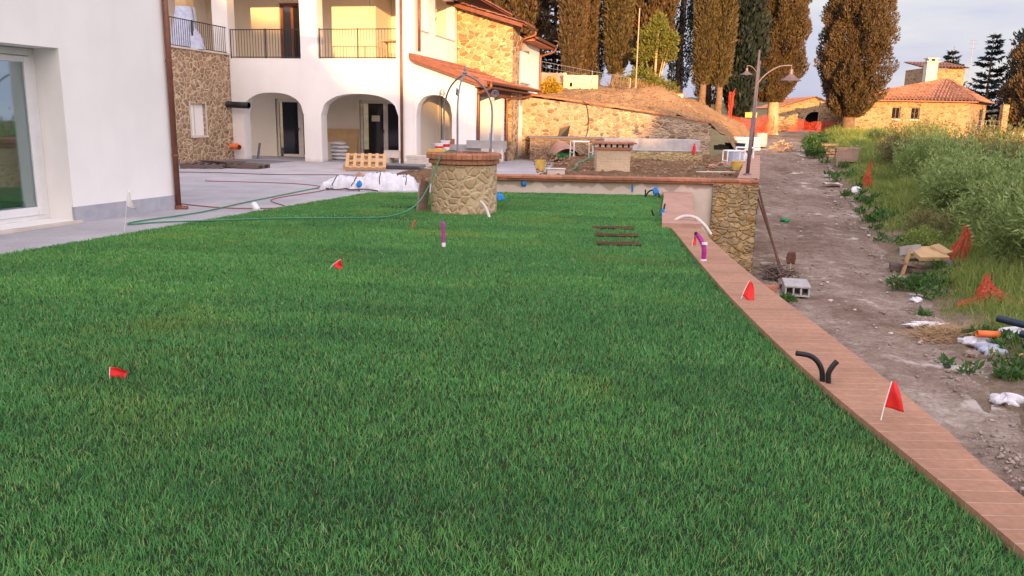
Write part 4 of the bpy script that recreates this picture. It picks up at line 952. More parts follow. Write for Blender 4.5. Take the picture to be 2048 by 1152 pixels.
def lawn(n):
    rng = np.random.default_rng(5)
    # more, finer blades close by; fewer, broader ones further off
    y = 1.2+(17.95-1.2)*rng.random(n)**1.7
    xl = np.maximum(lawn_left(0)+0*y+y*math.tan(A2), -(y*.72+3.6)); xr = np.interp(y, [p[1] for p in CIN+C2IN[1:]], [p[0] for p in CIN+C2IN[1:]])
    x = xl+(xr+.022-xl)*rng.random(n)
    back = np.interp(x, [-6, -2.9, -.3, 3.4], [16.85, 17.33, 17.95, 17.95])
    d = np.hypot(x-wx, y-wy); ok = (y < back) & (d > wr+.0)
    # clumps and thin places
    cl = np.sin(x*9.1+3*np.sin(y*5.3))*np.sin(y*8.3+2*np.sin(x*6.1))
    for (a, b, c, e_) in HOLES: ok &= ~((x > a) & (x < b) & (y > c-.05) & (y < e_))
    bare = np.hypot((x+2.35)/1.1, (y-12.9)/.28) < 1; ok &= ~(bare & (rng.random(n) < .7))
    bare = np.hypot((x+2.0)/.55, (y-14.6)/.25) < 1; ok &= ~(bare & (rng.random(n) < .85))
    x, y, cl, xr = x[ok], y[ok], cl[ok], xr[ok]; n = len(x)
    dist = np.hypot(x, y)
    h = rng.uniform(.024, .046, n)*(1+.2*cl)*np.interp(dist, [2, 8, 18], [1.0, 1.0, .9])
    h *= np.where(rng.random(n) < .04, 1.35, 1)
    wd = np.interp(dist, [2, 4, 8, 18], [.0027, .0033, .0058, .012])*rng.uniform(.55, 1.5, n)
    lean = rng.uniform(.1, .95, n)
    x += 0
    o = blades(x, y, np.full(n, .004), h, wd, lean, rng, 'lawn_grass', 'grass')
    tag(o, None, None, None, 'stuff'); return o
lawn(900000)
def verge(n):
    rng = np.random.default_rng(8)
    y = 6+56*rng.random(n)**1.9; d = rng.random(n)**1.1*6.5+.35
    xr = np.interp(y, [p[0] for p in RRt], [p[1] for p in RRt]); x = xr+d
    edge = .25+.4*np.sin(y*1.9)*np.sin(y*.7+1)+.3*np.sin(y*5.3)
    dens = np.clip((d-edge)/.7, .0, 1)*np.clip(.65+.9*np.sin(x*2.1+np.sin(y*1.3)*2)*np.sin(y*1.7), .25, 1)
    dens = np.maximum(dens, (d > 1.0)*.5); ok = rng.random(n) < dens; x, y, d = x[ok], y[ok], d[ok]; n = len(x)
    z = np.array([bank_z(a, b) for a, b in zip(x, y)])-.02
    cl = .5+.5*np.sin(x*1.7+1)*np.sin(y*1.1)
    h = rng.uniform(.14, .42, n)*(.55+.9*cl)*np.clip(d/1.2, .4, 1.9)*np.where(y < 14, .8, 1)
    wd = np.interp(y, [7, 20, 60], [.008, .014, .035])*rng.uniform(.7, 1.3, n)
    return tag(blades(x, y, z, h, wd, rng.uniform(.15, .9, n), rng, 'verge_grass', 'tallgrass'), None, None, None, 'stuff')
verge(240000)
def weeds(n):      # low ragged weeds where the road gives way to the verge
    rng = np.random.default_rng(18); Ps = []; Ds = []; Ls = []
    for _ in range(n):
        y = 7.5+48*rng.random()**1.8; x = road_r(y)+rng.normal(.75, .5)
        if math.sin(y*1.3)+math.sin(y*3.1+x)+rng.normal(0, .6) < .1: continue
        z = bank_z(x, y); k = int(rng.integers(25, 90)); r_ = rng.uniform(.08, .28)
        p = np.stack([x+rng.normal(0, r_*.5, k), y+rng.normal(0, r_*.5, k), z+rng.random(k)**1.5*r_*.9], 1)
        Ps.append(p); Ds.append(np.stack([rng.normal(0, .6, k), rng.normal(0, .6, k), .25+rng.random(k)], 1)); Ls.append(rng.uniform(.05, .14, k)*(1+y/50))
    P = np.concatenate(Ps); D = np.concatenate(Ds); Ln = np.concatenate(Ls)
    V, q = leaf_quads(P, D, Ln, Ln*.38, rng); return tag(np_mesh('verge_weeds', V, q, 'weed'), None, None, None, 'stuff')
weeds(300)
def dry(n):
    rng = np.random.default_rng(9)
    x = 5.2+rng.random(n)*6; y = 43.0+rng.random(n)*5; ok = rng.random(n) < np.clip(1.2-np.hypot((x-6.6)/2.6, (y-45.8)/2.2), 0, 1); x, y = x[ok], y[ok]; n = len(x)
    z = np.array([hill_z(a, b) for a, b in zip(x, y)])-.02
    return tag(blades(x, y, z, rng.uniform(.3, .9, n), np.full(n, .035), rng.uniform(.1, .7, n), rng, 'dry_grass', 'drygrass'), None, None, None, 'stuff')
dry(5000)

def stones(name, mat, X, Y_, Zf, size, rng):
    n = len(X); Z = np.array([Zf(a, b) for a, b in zip(X, Y_)])
    base = np.array([(1, 0, 0), (0, 1, 0), (-1, 0, 0), (0, -1, 0), (0, 0, .8), (0, 0, -.5)])
    k = rng.uniform(.6, 1.3, (n, 6, 1)); a = rng.random(n)*6.28; c, s_ = np.cos(a), np.sin(a)
    V = base[None]*k*size[:, None, None]; V = np.stack([V[..., 0]*c[:, None]-V[..., 1]*s_[:, None], V[..., 0]*s_[:, None]+V[..., 1]*c[:, None], V[..., 2]], -1)
    V = (V+np.stack([X, Y_, Z], 1)[:, None, :]).reshape(-1, 3)
    T = np.array([(0, 1, 4), (1, 2, 4), (2, 3, 4), (3, 0, 4), (1, 0, 5), (2, 1, 5), (3, 2, 5), (0, 3, 5)])
    q = (np.arange(n)[:, None, None]*6+T[None]).reshape(-1, 3)
    return tag(np_mesh(name, V, q, mat), None, None, None, 'stuff')
def scatter_gravel():
    rng = np.random.default_rng(77); n = 6500
    y = 6.5+45*rng.random(n)**2.0; l = np.interp(y, [p[0] for p in RL], [p[1] for p in RL]); r_ = np.interp(y, [p[0] for p in RRt], [p[1] for p in RRt])
    t = rng.random(n); t = np.where(rng.random(n) < .5, 1-.22*t**1.5, t); x = l+(r_+.25-l)*t
    cl = np.sin(x*3.1+np.sin(y*1.7)*2)*np.sin(y*2.3+x); ok = rng.random(n) < .35+.6*cl
    x, y = x[ok], y[ok]; sz = .010+.03*rng.random(len(x))**4
    stones('road_gravel_stones', 'gravel', x, y, lambda a, b: road_z(b)-.005, sz*(1+y/40), rng)
    n = 3500; x = rng.uniform(.6, 9.3, n); y = rng.uniform(18.5, 33.8, n); ok = x < 5.1+(y-18.3)*.295; x, y = x[ok], y[ok]
    stones('soil_clods', 'clods', x, y, lambda a, b: .27+.04*math.sin(a*3)*math.sin(b*2), .02+.06*rng.random(len(x))**3, rng)
    n = 3500; x = rng.uniform(.5, 11.5, n); y = rng.uniform(34.6, 43, n); ok = x < np.interp(y, [p[0] for p in RL], [p[1] for p in RL])-.5; x, y = x[ok], y[ok]
    stones('mound_clods', 'clods', x, y, lambda a, b: hill_z(a, b)+.02, .015+.05*rng.random(len(x))**4, rng)
scatter_gravel()

# ------------------------------------------------------------------ the far farmhouse and the vaulted shed
fh = thing('stone_farmhouse', 'old stone farmhouse with a red tiled hip roof glowing in the evening sun', 'house', (33.5, 69.5, .3), R(-2))
FX = lambda x: x-33.5
m_ = MB(); arch_wall(m_, FX(28.2), FX(38.3), -2.5, 3.45, [(FX(31.9), FX(32.6), 1.9, 2.9, 2.9), (FX(33.5), FX(34.2), 1.9, 2.9, 2.9)], 0, .5); m_.build('wall', 'farm_stone', fh)
m_ = MB(); arch_wall(m_, 0, 5.4, -2.5, 3.45, [(3.1, 4.1, .9, 2.9, 2.9)], 0, .5); m_.v = [(FX(38.3)+.78*p[0]-p[1]*.6, .003+p[0]+p[1]*.3, p[2]) for p in m_.v]; m_.build('wall', 'farm_stone', fh)
MB().bb(FX(28.2), FX(40), 7, 7.4, -2.5, 3.4).build('wall', 'farm_stone', fh)
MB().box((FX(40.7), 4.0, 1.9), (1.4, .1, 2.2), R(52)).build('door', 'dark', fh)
for x in (31.9, 33.5):
    o = MB().bb(FX(x), FX(x+.7), .12, .16, 1.9, 2.9).build('window', 'oldwood', fh)
    MB().bb(FX(x+.06), FX(x+.33), .10, .118, 1.96, 2.83).bb(FX(x+.37), FX(x+.64), .10, .118, 1.96, 2.83).build('pane', 'dark_glass', o)
    MB().bb(FX(x-.08), FX(x+.78), -.06, .1, 1.8, 1.9).build('sill', 'slab', o)
rf = MB()
def tri_roof(mb, A, B, C, n=30):   # pantiled triangle: ridge point A, eave B-C
    A, B, C = Vector(A), Vector(B), Vector(C); nn = (B-A).cross(C-A).normalized(); nn = nn if nn.z > 0 else -nn
    ln = (C-B).length; k = max(6, int(ln/.3)*6)
    foot = (A-B).dot((C-B).normalized())/ln; rows = 9
    for r_ in range(rows):
        t0, t1 = r_/rows, (r_+1.04)/rows
        def fn(a, b):
            t = t0+(t1-t0)*b; e_ = foot+(a-foot)*t
            p = B+(C-B)*e_+(A-(B+(C-B)*foot))*(1-t)
            return tuple(p+nn*(.06*math.sin(e_*ln/.3*2*math.pi)+.03*b))
        mb.grid(k, 1, fn)
    return mb
AP = (FX(38.0), 4, 5.55)
tri_roof(rf, AP, (FX(26.9), -.45, 3.5), (FX(38.75), -.45, 3.5)); tri_roof(rf, AP, (FX(38.7), -.5, 3.49), (FX(43.2), 5.4, 3.49))
tri_roof(rf, (FX(38.0), 4.01, 5.54), (FX(43.2), 5.5, 3.49), (FX(30), 8.2, 3.49)); 
rf.add([(FX(26.9), -.42, 3.38), (FX(38.6), -.42, 3.38), (FX(43), 5.3, 3.38), (FX(30), 8, 3.38)], [(0, 1, 2, 3)])
roof = rf.build('roof', 'old_tile', fh)
MB().bb(FX(28), FX(38.7), -.52, -.44, 3.36, 3.46).build('gutter', 'copper', roof)
tw = MB().bb(FX(36.7), FX(40.5), 6, 9.5, 3, 6.5).build('tower', 'farm_stone', fh)
tile_roof(MB(), (FX(36.5), 9.7, 7.3), (4.2, 0, 0), (0, -4.1, -.72), wl=.3, amp=.05, row=.6).build('roof', 'old_tile', tw)
MB().bb(FX(36.3), FX(37.25), 4.3, 5.0, 4.4, 6.9).bb(FX(36.2), FX(37.35), 4.2, 5.1, 6.9, 7.0).bb(FX(36.4), FX(36.6), 4.3, 5.0, 7.0, 7.2).bb(FX(36.95), FX(37.15), 4.3, 5.0, 7.0, 7.2).bb(FX(36.25), FX(37.3), 4.22, 5.08, 7.2, 7.28).build('chimney', 'slab', fh)
an = MB().tube([(FX(40.9), 6, 4.5), (FX(40.9), 6, 9.2)], .022, 5)
for z, l_ in ((9.0, .6), (8.7, .8), (8.3, .5)): an.tube([(FX(40.9)-l_/2, 6, z), (FX(40.9)+l_/2, 6, z)], .014, 4)
an.build('antenna', 'greyiron', fh)
MB().bb(FX(41.75), FX(42.25), 1.2, 1.7, -2, 3.3).build('pillar', 'farm_stone', fh)
b_ = MB(); b_.tube([(FX(39.5), .8, 1.9), (FX(41.7), 1.4, 1.9)], .03, 5).tube([(FX(39.5), .8, 1.5), (FX(41.7), 1.4, 1.5)], .02, 5)
for i in range(6): t_ = i/5; b_.tube([(FX(39.5)+2.2*t_, .8+.6*t_, 1.0), (FX(39.5)+2.2*t_, .8+.6*t_, 1.9)], .02, 5)
b_.build('railing', 'greyiron', fh)
gw = MB().grid(24, 6, lambda a, b: (12*a, .25*math.sin(a*9), -3+b*(3.05+.1*math.sin(a*3)))).grid(24, 1, lambda a, b: (12*a, .25*math.sin(a*9)+.4*b, .05+.1*math.sin(a*3)))
put(tag(gw.build('garden_wall', 'beige', None), 'low ochre garden wall running right from the farmhouse corner', 'wall'), (38.9, 67.6, 1.2), R(-4))

vs_ = thing('vaulted_shed', 'low stone shed with a dark arched opening at the end of the road', 'shed', (29.6, 82, .9))
m_ = MB(); arch_wall(m_, -3.4, 4.2, -1.5, 2, [(-.65, 1.5, -1, .85, 1.95)], 0, .5, lambda u: 3.35-abs(u-.2)*(.40 if u > .2 else .30)); m_.build('wall', 'farm_stone', vs_)
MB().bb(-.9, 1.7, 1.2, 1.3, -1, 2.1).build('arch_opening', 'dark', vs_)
tile_roof(MB(), (.2, -.3, 3.42), (0, 8, 0), (4.4, 0, -1.76), wl=.3, amp=.05, row=.6).build('roof', 'old_tile', vs_)
tile_roof(MB(), (.2, -.3, 3.42), (0, 8, 0), (-4, 0, -1.2), wl=.3, amp=.05, row=.6).build('roof', 'old_tile', vs_)
m_ = MB().grid(20, 8, lambda a, b: (1.75*a, .1*vnoise(a*12, b*7, 1), -.6+b*(1.6+.7*a-.3*vnoise(a*6, 1, 4)+.6))).grid(20, 1, lambda a, b: (1.75*a, .6*b+.05, 1.6+.7*a-.3*vnoise(a*6, 1, 4)))
put(tag(m_.build('stone_wall', 'farm_stone'), 'ruined sunlit stone wall left of the dark arched opening', 'wall'), (24.7, 76.5, .4), R(6))

# ------------------------------------------------------------------ walls of the upper terrace
m_ = MB(); top = lambda x: interp(x, [(-2, 2.75), (.8, 2.55), (3, 2.3), (5.5, 1.98), (8.15, 1.58)])
sw = thing('stone_terrace_wall', 'long rough stone retaining wall with a sloping brick top, half lit by the low sun', 'wall', (4, 34, .2))
OW = (4, 34, .2)
m_ = MB(OW); m_.grid(90, 22, lambda a, b: (-2+10.15*a, 34.0-.05*vnoise(a*60, b*13, 2), -.1+b*(top(-2+10.15*a)+.02))); m_.grid(4, 12, lambda a, b: (8.15, 34.0+.6*a, -.1+b*1.68)); m_.build('face', 'rubble_stone', sw)
m_ = MB(OW); x = -2
while x < 8.15:
    l_ = min(.3, 8.18-x); za, zb = top(x), top(x+l_)
    m_.add([(x, 33.92, za), (x+l_-.01, 33.92, zb), (x+l_-.01, 34.4, zb), (x, 34.4, za), (x, 33.92, za+.07), (x+l_-.01, 33.92, zb+.07), (x+l_-.01, 34.4, zb+.07), (x, 34.4, za+.07)], [(3, 2, 1, 0), (4, 5, 6, 7), (0, 1, 5, 4), (1, 2, 6, 5), (2, 3, 7, 6), (3, 0, 4, 7)]); x += .3
m_.build('brick_top', 'terracotta', sw)
put(tag(MB().tube(smooth_path([(0, 0, 2.4), (.18, -.06, 2.2), (.28, -.06, 1.6), (.22, -.06, 1.0), (-.1, -.06, .75)], 6), .018, 6).build('cable', 'black', None, smooth=True), 'thin dark cable hanging down the sunlit stone wall', 'cable'), (2.75, 33.94, 0))
m_ = MB(); m_.add([(0, 0, 0), (.36, -.12, 0), (.48, 0, .55), (.12, 0, .42), (0, .06, 0), (.36, -.06, 0), (.48, .05, .55), (.12, .05, .42)], [(0, 1, 2, 3), (5, 4, 7, 6), (0, 4, 5, 1), (1, 5, 6, 2), (2, 6, 7, 3), (3, 7, 4, 0)])
put(tag(m_.build('black_tarpaulin', 'black'), 'black sheet propped against the foot of the stone wall', 'sheet'), (1.75, 33.7, .80), 0, 1.1)
lw = thing('ledge_wall', 'low brown stone ledge wall with a dark flat top below the terrace wall', 'wall', (2, 32.4, .2))
MB((2, 32.4, .2)).grid(30, 8, lambda a, b: (.6+3.6*a, 32.4-.04*vnoise(a*25, b*5, 1), -.1+b*1.0)).grid(2, 2, lambda a, b: (4.2, 32.4+.4*a, -.1+b)).build('face', 'ledge_stone', lw)
MB((2, 32.4, .2)).bb(.55, 4.25, 32.32, 33.9, .902, .95).build('ledge_top', 'greyslab', lw)
pl = thing('stone_planter', 'long low planter with a grey plaster rim above a band of yellow stone', 'planter', (5, 30, .2))
OP = (5, 30, .2)
MB(OP).grid(50, 6, lambda a, b: (3.1+3.85*a, 30.0-.05*vnoise(a*40, b*5, 1), .0+b*.54)).grid(4, 6, lambda a, b: (6.95+.0*b, 30.0+1.2*a, .0+b*.54)).build('stone_band', 'planter_stone', pl)
MB(OP).bb(3.3, 6.85, 30.1, 31.4, .3, .98).bb(3.25, 6.9, 30.02, 30.1, .545, .6).build('plaster_rim', 'concrete', pl, bevel=.015)
bp = thing('brick_pier', 'square pale brick pier with a pierced terracotta top on the bare soil', 'pier', (2.72, 22.6, .15), R(-1))
MB().bb(-.46, .46, -.40, .40, -.1, .70).build('shaft', 'pier_brick', bp, bevel=.01)
m_ = MB().bb(-.50, .50, -.44, .44, .702, .77)
m_.build('band', 'terracotta', bp); m_ = MB()
for i in range(7): m_.bb(-.52+i*.157, -.52+i*.157+.10, -.46, -.36, .772, .86).bb(-.52+i*.157, -.52+i*.157+.10, .36, .46, .772, .86)
for i in range(4): m_.bb(-.52, -.42, -.3+i*.18, -.2+i*.18, .772, .86).bb(.42, .52, -.3+i*.18, -.2+i*.18, .772, .86)
m_.build('pierced_course', 'slab', bp)
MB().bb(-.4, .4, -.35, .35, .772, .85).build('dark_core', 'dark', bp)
m_ = MB()
for i in range(5): m_.bb(-.60+i*.24, -.60+i*.24+.234, -.54, .54, .862, .905)
m_.build('cap', 'terracotta', bp)
yw = thing('yellow_hut', 'small yellow rendered wall with a tiny dark window, lit by the low sun', 'wall', (3.6, 46, 3.0))
m_ = MB(); arch_wall(m_, -.95, .95, -.6, 1.05, [(-.62, -.46, .42, .56, .64)], 0, .3); m_.build('wall', 'yellowwall', yw)
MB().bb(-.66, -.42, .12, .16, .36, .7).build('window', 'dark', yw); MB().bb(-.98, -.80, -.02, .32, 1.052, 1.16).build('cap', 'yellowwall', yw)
put(tag(MB().grid(12, 4, lambda a, b: (2.4*a, .8*a, -.8+b*2.0)).build('garden_screen', 'brownwall', None, solid=.15), 'plain brown wall left of the yellow one', 'wall'), (.4, 46.6, 3.0))
fn_ = thing('wire_fence', 'thin wire mesh fence strung on poles above the terrace wall', 'fence', (2.5, 42, 2.8))
m_ = MB(); P_ = [(-1.4, 0, 1.7), (1.35, 0, 1.25), (3.3, 0, .95)]
for (x, y, z) in P_[1:]: m_.tube([(x, y, -.6), (x, y, z)], .022, 5)
m_.tube([(P_[1][0], 0, P_[1][2]), (P_[1][0]-.15, -.4, -.4)], .015, 5); m_.build('pole', 'greyiron', fn_)
m_ = MB()
for dz in (0, .25, .5, .75, 1.0, 1.15):
    for k in range(2): a, b = P_[k], P_[k+1]; m_.tube([(a[0], a[1], a[2]-dz), (b[0], b[1], b[2]-dz)], .009 if dz else .014, 4)
for i in range(24): x = -1.4+i*.2; z = interp(x, [(p[0], p[2]) for p in P_]); m_.tube([(x, 0, z), (x, 0, z-1.15)], .005, 4)
m_.build('mesh', 'greyiron', fn_)
put(tag(MB().tube([(0, 0, 0), (0, 0, 4.2)], .03, 6).build('bare_pole', 'palebark'), 'tall thin bare pole standing on the earth mound', 'pole'), (5.95, 41, 2.8))
wc = MB().bb(-.4, .4, -.3, .3, 0, .62); o = wc.build('white_cabinet', 'white', None, bevel=.02); put(tag(o, 'small white meter cabinet with a tiled cap on the hillside', 'cabinet'), (9.3, 48, hill_z(9.3, 48)-.1))
MB().bb(-.5, .5, -.4, .4, .622, .68).build('cap', 'terracotta', o)
o = MB().bb(-.2, .2, -.2, .2, 0, .25).lathe([(.1, .25), (.12, .4), (.001, .42)], n=10).build('blue_drum', 'bluegrey'); put(tag(o, 'small blue grey can by the rear corner of the house', 'can'), (1.0, 40.0, hill_z(1.0, 40)))

# ------------------------------------------------------------------ street lamps
def lamp(label, loc, h, arm_z, reach, lean, group='lamps'):
    t = thing('street_lamp', label, 'street lamp', loc, 0, None)
    top_ = (lean*h, 0, h)
    MB().lathe([(.10, 0), (.10, .03), (.055, .05)], n=14).tube([(0, 0, 0), (lean*h*.4, 0, h*.4), (lean*h*.4+.0, 0, h*.402), top_], [.046, .042, .030, .024], 12).build('post', 'lampmetal', t, smooth=True)
    ax_ = lean*arm_z
    sgn = 1 if reach > 0 else -1
    pts = smooth_path([(ax_, 0, arm_z-.12), (ax_+reach*.25, 0, arm_z+.12), (ax_+reach*.6, 0, arm_z+.3), (ax_+reach*.9, 0, arm_z+.34), (ax_+reach, 0, arm_z+.33)], 6)
    MB().tube(pts, .018, 8).build('arm', 'lampmetal', t, smooth=True)
    hx = ax_+reach
    hd = MB().lathe([(.012, .36), (.012, .26), (.05, .25), (.055, .14), (.09, .11), (.13, .07), (.245, .0), (.25, -.012), (.238, -.008), (.13, .06), (.001, .08)], c=(hx, 0, arm_z), n=28).build('lamp_head', 'lampmetal', t, smooth=False)
    MB().lathe([(.001, .06), (.06, .05), (.075, .0), (.05, -.03), (.001, -.04)], c=(hx, 0, arm_z), n=14).build('bulb', 'white_pl', hd, smooth=True)
    return t
lamp('nearer street lamp, standing on the corner of the terrace coping', (5.66, 19.6, .40), 2.93, 2.25, .80, .018)
lamp('farther street lamp, thinner looking, with its shade pointing left', (9.75, 33.4, .40), 3.7, 3.15, -.50, .012)

# ------------------------------------------------------------------ flags on the lawn
def flag(label, loc, stick, w_, hgt, mat, az, droop, name='marker_flag', crumple=.03, seed=1, flat=0, group=None):
    """stick = vector of the wire; the cloth hangs from its top"""
    rg = random.Random(seed); t = thing(name, label, 'flag', loc, 0, group); st = Vector(stick)
    MB().tube([(0, 0, -.05), tuple(st*.5), tuple(st)], .0032, 6).build('stick', 'white_pl', t)
    d = Vector((math.cos(az), math.sin(az), 0)); sd_ = Vector((-math.sin(az), math.cos(az), 0)); ax = st.normalized()
    def fn(a, b):
        p = st-ax*(hgt*(1-b))
        wa = w_*((.22+.78*(1-b)**.8)*(1-flat)+flat)*a
        p = p+d*(wa*(1-droop*.3))+Vector((0, 0, -1))*(wa*droop*.55)
        p += sd_*(crumple*math.sin(a*5+b*2+seed)*a+crumple*.6*math.sin(b*6+seed*2)*a)
        return tuple(p)
    MB().grid(12, 10, fn).build('cloth', mat, t, smooth=True, solid=.0012); return t
flag('red flag on a white wire leaning left, in the middle of the lawn', (-2.02, 8.45, 0), (.17, .02, .13), .11, .10, 'red', R(-25), .9, seed=3)
flag('limp red flag low in the grass at the left, its wire hidden', (-2.50, 4.75, 0), (.012, 0, .088), .125, .062, 'red', R(-8), .12, seed=5, crumple=.02, flat=1)
flag('bright red flag at the lawn edge in front of the stone corner', (2.10, 7.25, 0), (.09, .0, .225), .15, .15, 'red', R(-35), .8, seed=2, crumple=.018)
flag('nearest red flag, standing upright beside the terracotta coping', (2.05, 4.2, 0), (.045, .0, .275), .11, .15, 'red', R(-20), .25, seed=7, crumple=.02)
flag('small red flag half hidden by the purple pipe', (2.33, 10.35, 0), (.035, 0, .22), .05, .13, 'red', R(-30), .8, seed=9)
flag('white flag on a tall wire by the corner of the near building', (-5.28, 10.75, 0), (.09, .02, .60), .15, .22, 'white_pl', R(-5), .6, seed=4)

def crumple_mb(rx, ry, rz, seed, n=14, amp=.35):
    rg = random.Random(seed); m_ = MB()
    def fn(a, b):
        th = 2*math.pi*a; ph = math.pi*(b-.5); k = 1+amp*(vnoise(4*math.cos(th)+9, 4*math.sin(th)+4*b+3, seed)-.5)*2
        return (rx*k*math.cos(ph)*math.cos(th), ry*k*math.cos(ph)*math.sin(th), rz*(k*math.sin(ph)+.55))
    return m_.grid(n*2, n, fn)
def blob(name, label, cat, loc, dims, mat, seed, amp=.4, group=None, rz=0, n=14, smooth=True):
    o = crumple_mb(*dims, seed, n, amp).build(name, mat, None, smooth=smooth); return put(tag(o, label, cat, group), loc, rz)
blob('blue_bag', 'crumpled blue plastic at the right foot of the well', 'plastic bag', (-.33, 16.2, 0), (.10, .05, .085), 'blue', 3, .6)
blob('blue_bag', 'blue plastic scrap on the edge of the brick coping right of the well', 'plastic bag', (.22, 17.97, .02), (.05, .03, .06), 'blue', 4, .6).location.z = .2
blob('blue_tag', 'thin blue tag stuck on the plastered wall', 'tag', (2.65, 17.98, .12), (.018, .012, .075), 'blue', 5, .4)
blob('blue_bag', 'blue plastic scrap lying left of the well near the white sacks', 'plastic bag', (-2.42, 18.7, .0), (.06, .05, .07), 'blue', 6, .6)
blob('blue_bag', 'blue plastic tied to the black conduit nearest the terracotta step', 'plastic bag', (2.60, 13.9, .02), (.045, .03, .085), 'blue', 7, .5)
blob('blue_bag', 'blue plastic on the black conduit loop by the wall', 'plastic bag', (3.05, 17.3, .12), (.05, .03, .07), 'blue', 8, .5)

# ------------------------------------------------------------------ conduits, pipes and stakes sticking out of the lawn
def tubes(name, label, cat, loc, paths, r, mat, ridges=0, group=None, rz=0, n=10):
    m_ = MB()
    for p in paths:
        P = smooth_path(p, 10) if len(p) > 2 else [Vector(p[0]).lerp(Vector(p[1]), i/6) for i in range(7)]
        if ridges:
            Q = []; Lp = sum((P[i+1]-P[i]).length for i in range(len(P)-1)); k = int(Lp/ridges)*2
            cum = [0]
            for i in range(len(P)-1): cum.append(cum[-1]+(P[i+1]-P[i]).length)
            for i in range(k+1):
                s_ = Lp*i/k; Q.append(Vector([np.interp(s_, cum, [q[c] for q in P]) for c in range(3)]))
            m_.tube(Q, [r*(1.0 if i % 2 else .86) for i in range(len(Q))], n)
        else: m_.tube(P, r, n)
    return put(tag(m_.build(name, mat, None, smooth=True), label, cat, group), loc, rz)
tubes('corrugated_conduit', 'black conduit arching left out of the lawn beside the coping', 'conduit', (1.99, 4.87, 0), [[(0, 0, -.1), (-.004, 0, .08), (-.03, .01, .16), (-.085, .02, .208), (-.175, .03, .222)]], .018, 'black', .011)
tubes('corrugated_conduit', 'black conduit curling right, crossing in front of the arching one', 'conduit', (2.02, 4.835, 0), [[(0, 0, -.1), (-.008, 0, .06), (-.012, 0, .11), (.006, 0, .155), (.035, .0, .195)]], .018, 'black', .011)
o = tubes('corrugated_conduit', 'purple corrugated conduit bent at the coping with white tape round it', 'conduit', (2.25, 9.3, 0), [[(0, 0, -.1), (0, 0, .06), (0, 0, .17), (-.01, .02, .23), (-.04, .07, .30), (-.06, .12, .33)]], .03, 'purple', .016)
MB().lathe([(.036, .03), (.037, .07), (.001, .07)], n=12).build('tape', 'white_pl', o); MB().lathe([(.034, .24), (.035, .265), (.001, .265)], n=12).build('tape', 'white_pl', o)
MB().tube([(-.058, .115, .328), (-.075, .17, .35)], .022, 10).build('end_cap', 'black', o)
o = tubes('purple_stake', 'purple stake with white tape standing in the middle of the lawn', 'stake', (-.88, 10.05, 0), [[(0, 0, .05), (-.012, .05, .35)]], .021, 'purple')
MB().tube([(.002, -.004, .035), (0, 0, .085)], .024, 10).build('tape', 'white_pl', o); MB().tube([(.003, -.01, -.02), (.002, -.004, .036)], .019, 10).build('foot', 'orangestake', o)
tubes('orange_stake', 'short rusty orange stake leaning in the lawn in front of the well', 'stake', (-1.49, 11.75, 0), [[(-.02, 0, -.02), (.035, .02, .15)]], .019, 'orangestake')
tubes('white_pipe', 'pale plastic pipe stub leaning against the front of the well', 'pipe', (-.46, 13.42, 0), [[(.06, -.05, .0), (.02, .0, .1), (-.04, .02, .21), (-.11, .02, .27)]], .026, 'whitepipe')
tubes('white_conduit', 'white corrugated pipe arching over the terracotta step', 'conduit', (2.62, 12.9, 0), [[(-.06, -.05, .0), (.0, 0, .08), (.14, .0, .15), (.30, -.1, .14), (.43, -.22, .03), (.52, -.3, -.1)]], .03, 'whitepipe', .018)
tubes('white_stub', 'short white pipe stub in front of the terracotta step', 'pipe', (2.46, 12.65, 0), [[(0, 0, -.05), (0, 0, .09)]], .04, 'whitepipe')
tubes('black_conduit', 'pair of thin black conduits poking from the lawn before the terracotta step', 'conduit', (2.5, 13.95, 0), [[(-.02, 0, -.05), (-.09, 0, .13)], [(.09, 0, -.05), (.14, .02, .24)]], .016, 'black')
tubes('black_conduit', 'thin black conduit looping at the foot of the plastered wall', 'conduit', (2.95, 17.4, 0), [[(-.1, 0, -.05), (-.1, 0, .19)], [(-.09, 0, .04), (-.02, .02, .15), (.1, .02, .18), (.19, 0, .1), (.2, 0, -.02)]], .017, 'black')
tubes('white_tube', 'white plastic tube end lying at the edge of the lawn', 'tube', (-4.4, 13.6, .05), [[(.06, -.1, .0), (-.06, .12, .06)]], .055, 'white_pl')
for i, (a, b, c, d) in enumerate(HOLES):
    lab = ['farthest', 'middle', 'nearest'][i]+' of the three slots cut in the lawn, bare soil inside'
    m_ = MB().grid(12, 4, lambda p, q: ((b-a)*(p-.5), (d-c)*(q-.5), .026+.014*vnoise(p*9, q*4, i)))
    put(tag(m_.build('lawn_slot', 'slotsoil'), lab, 'slot', 'slots cut in the lawn'), ((a+b)/2, (c+d)/2, .0))

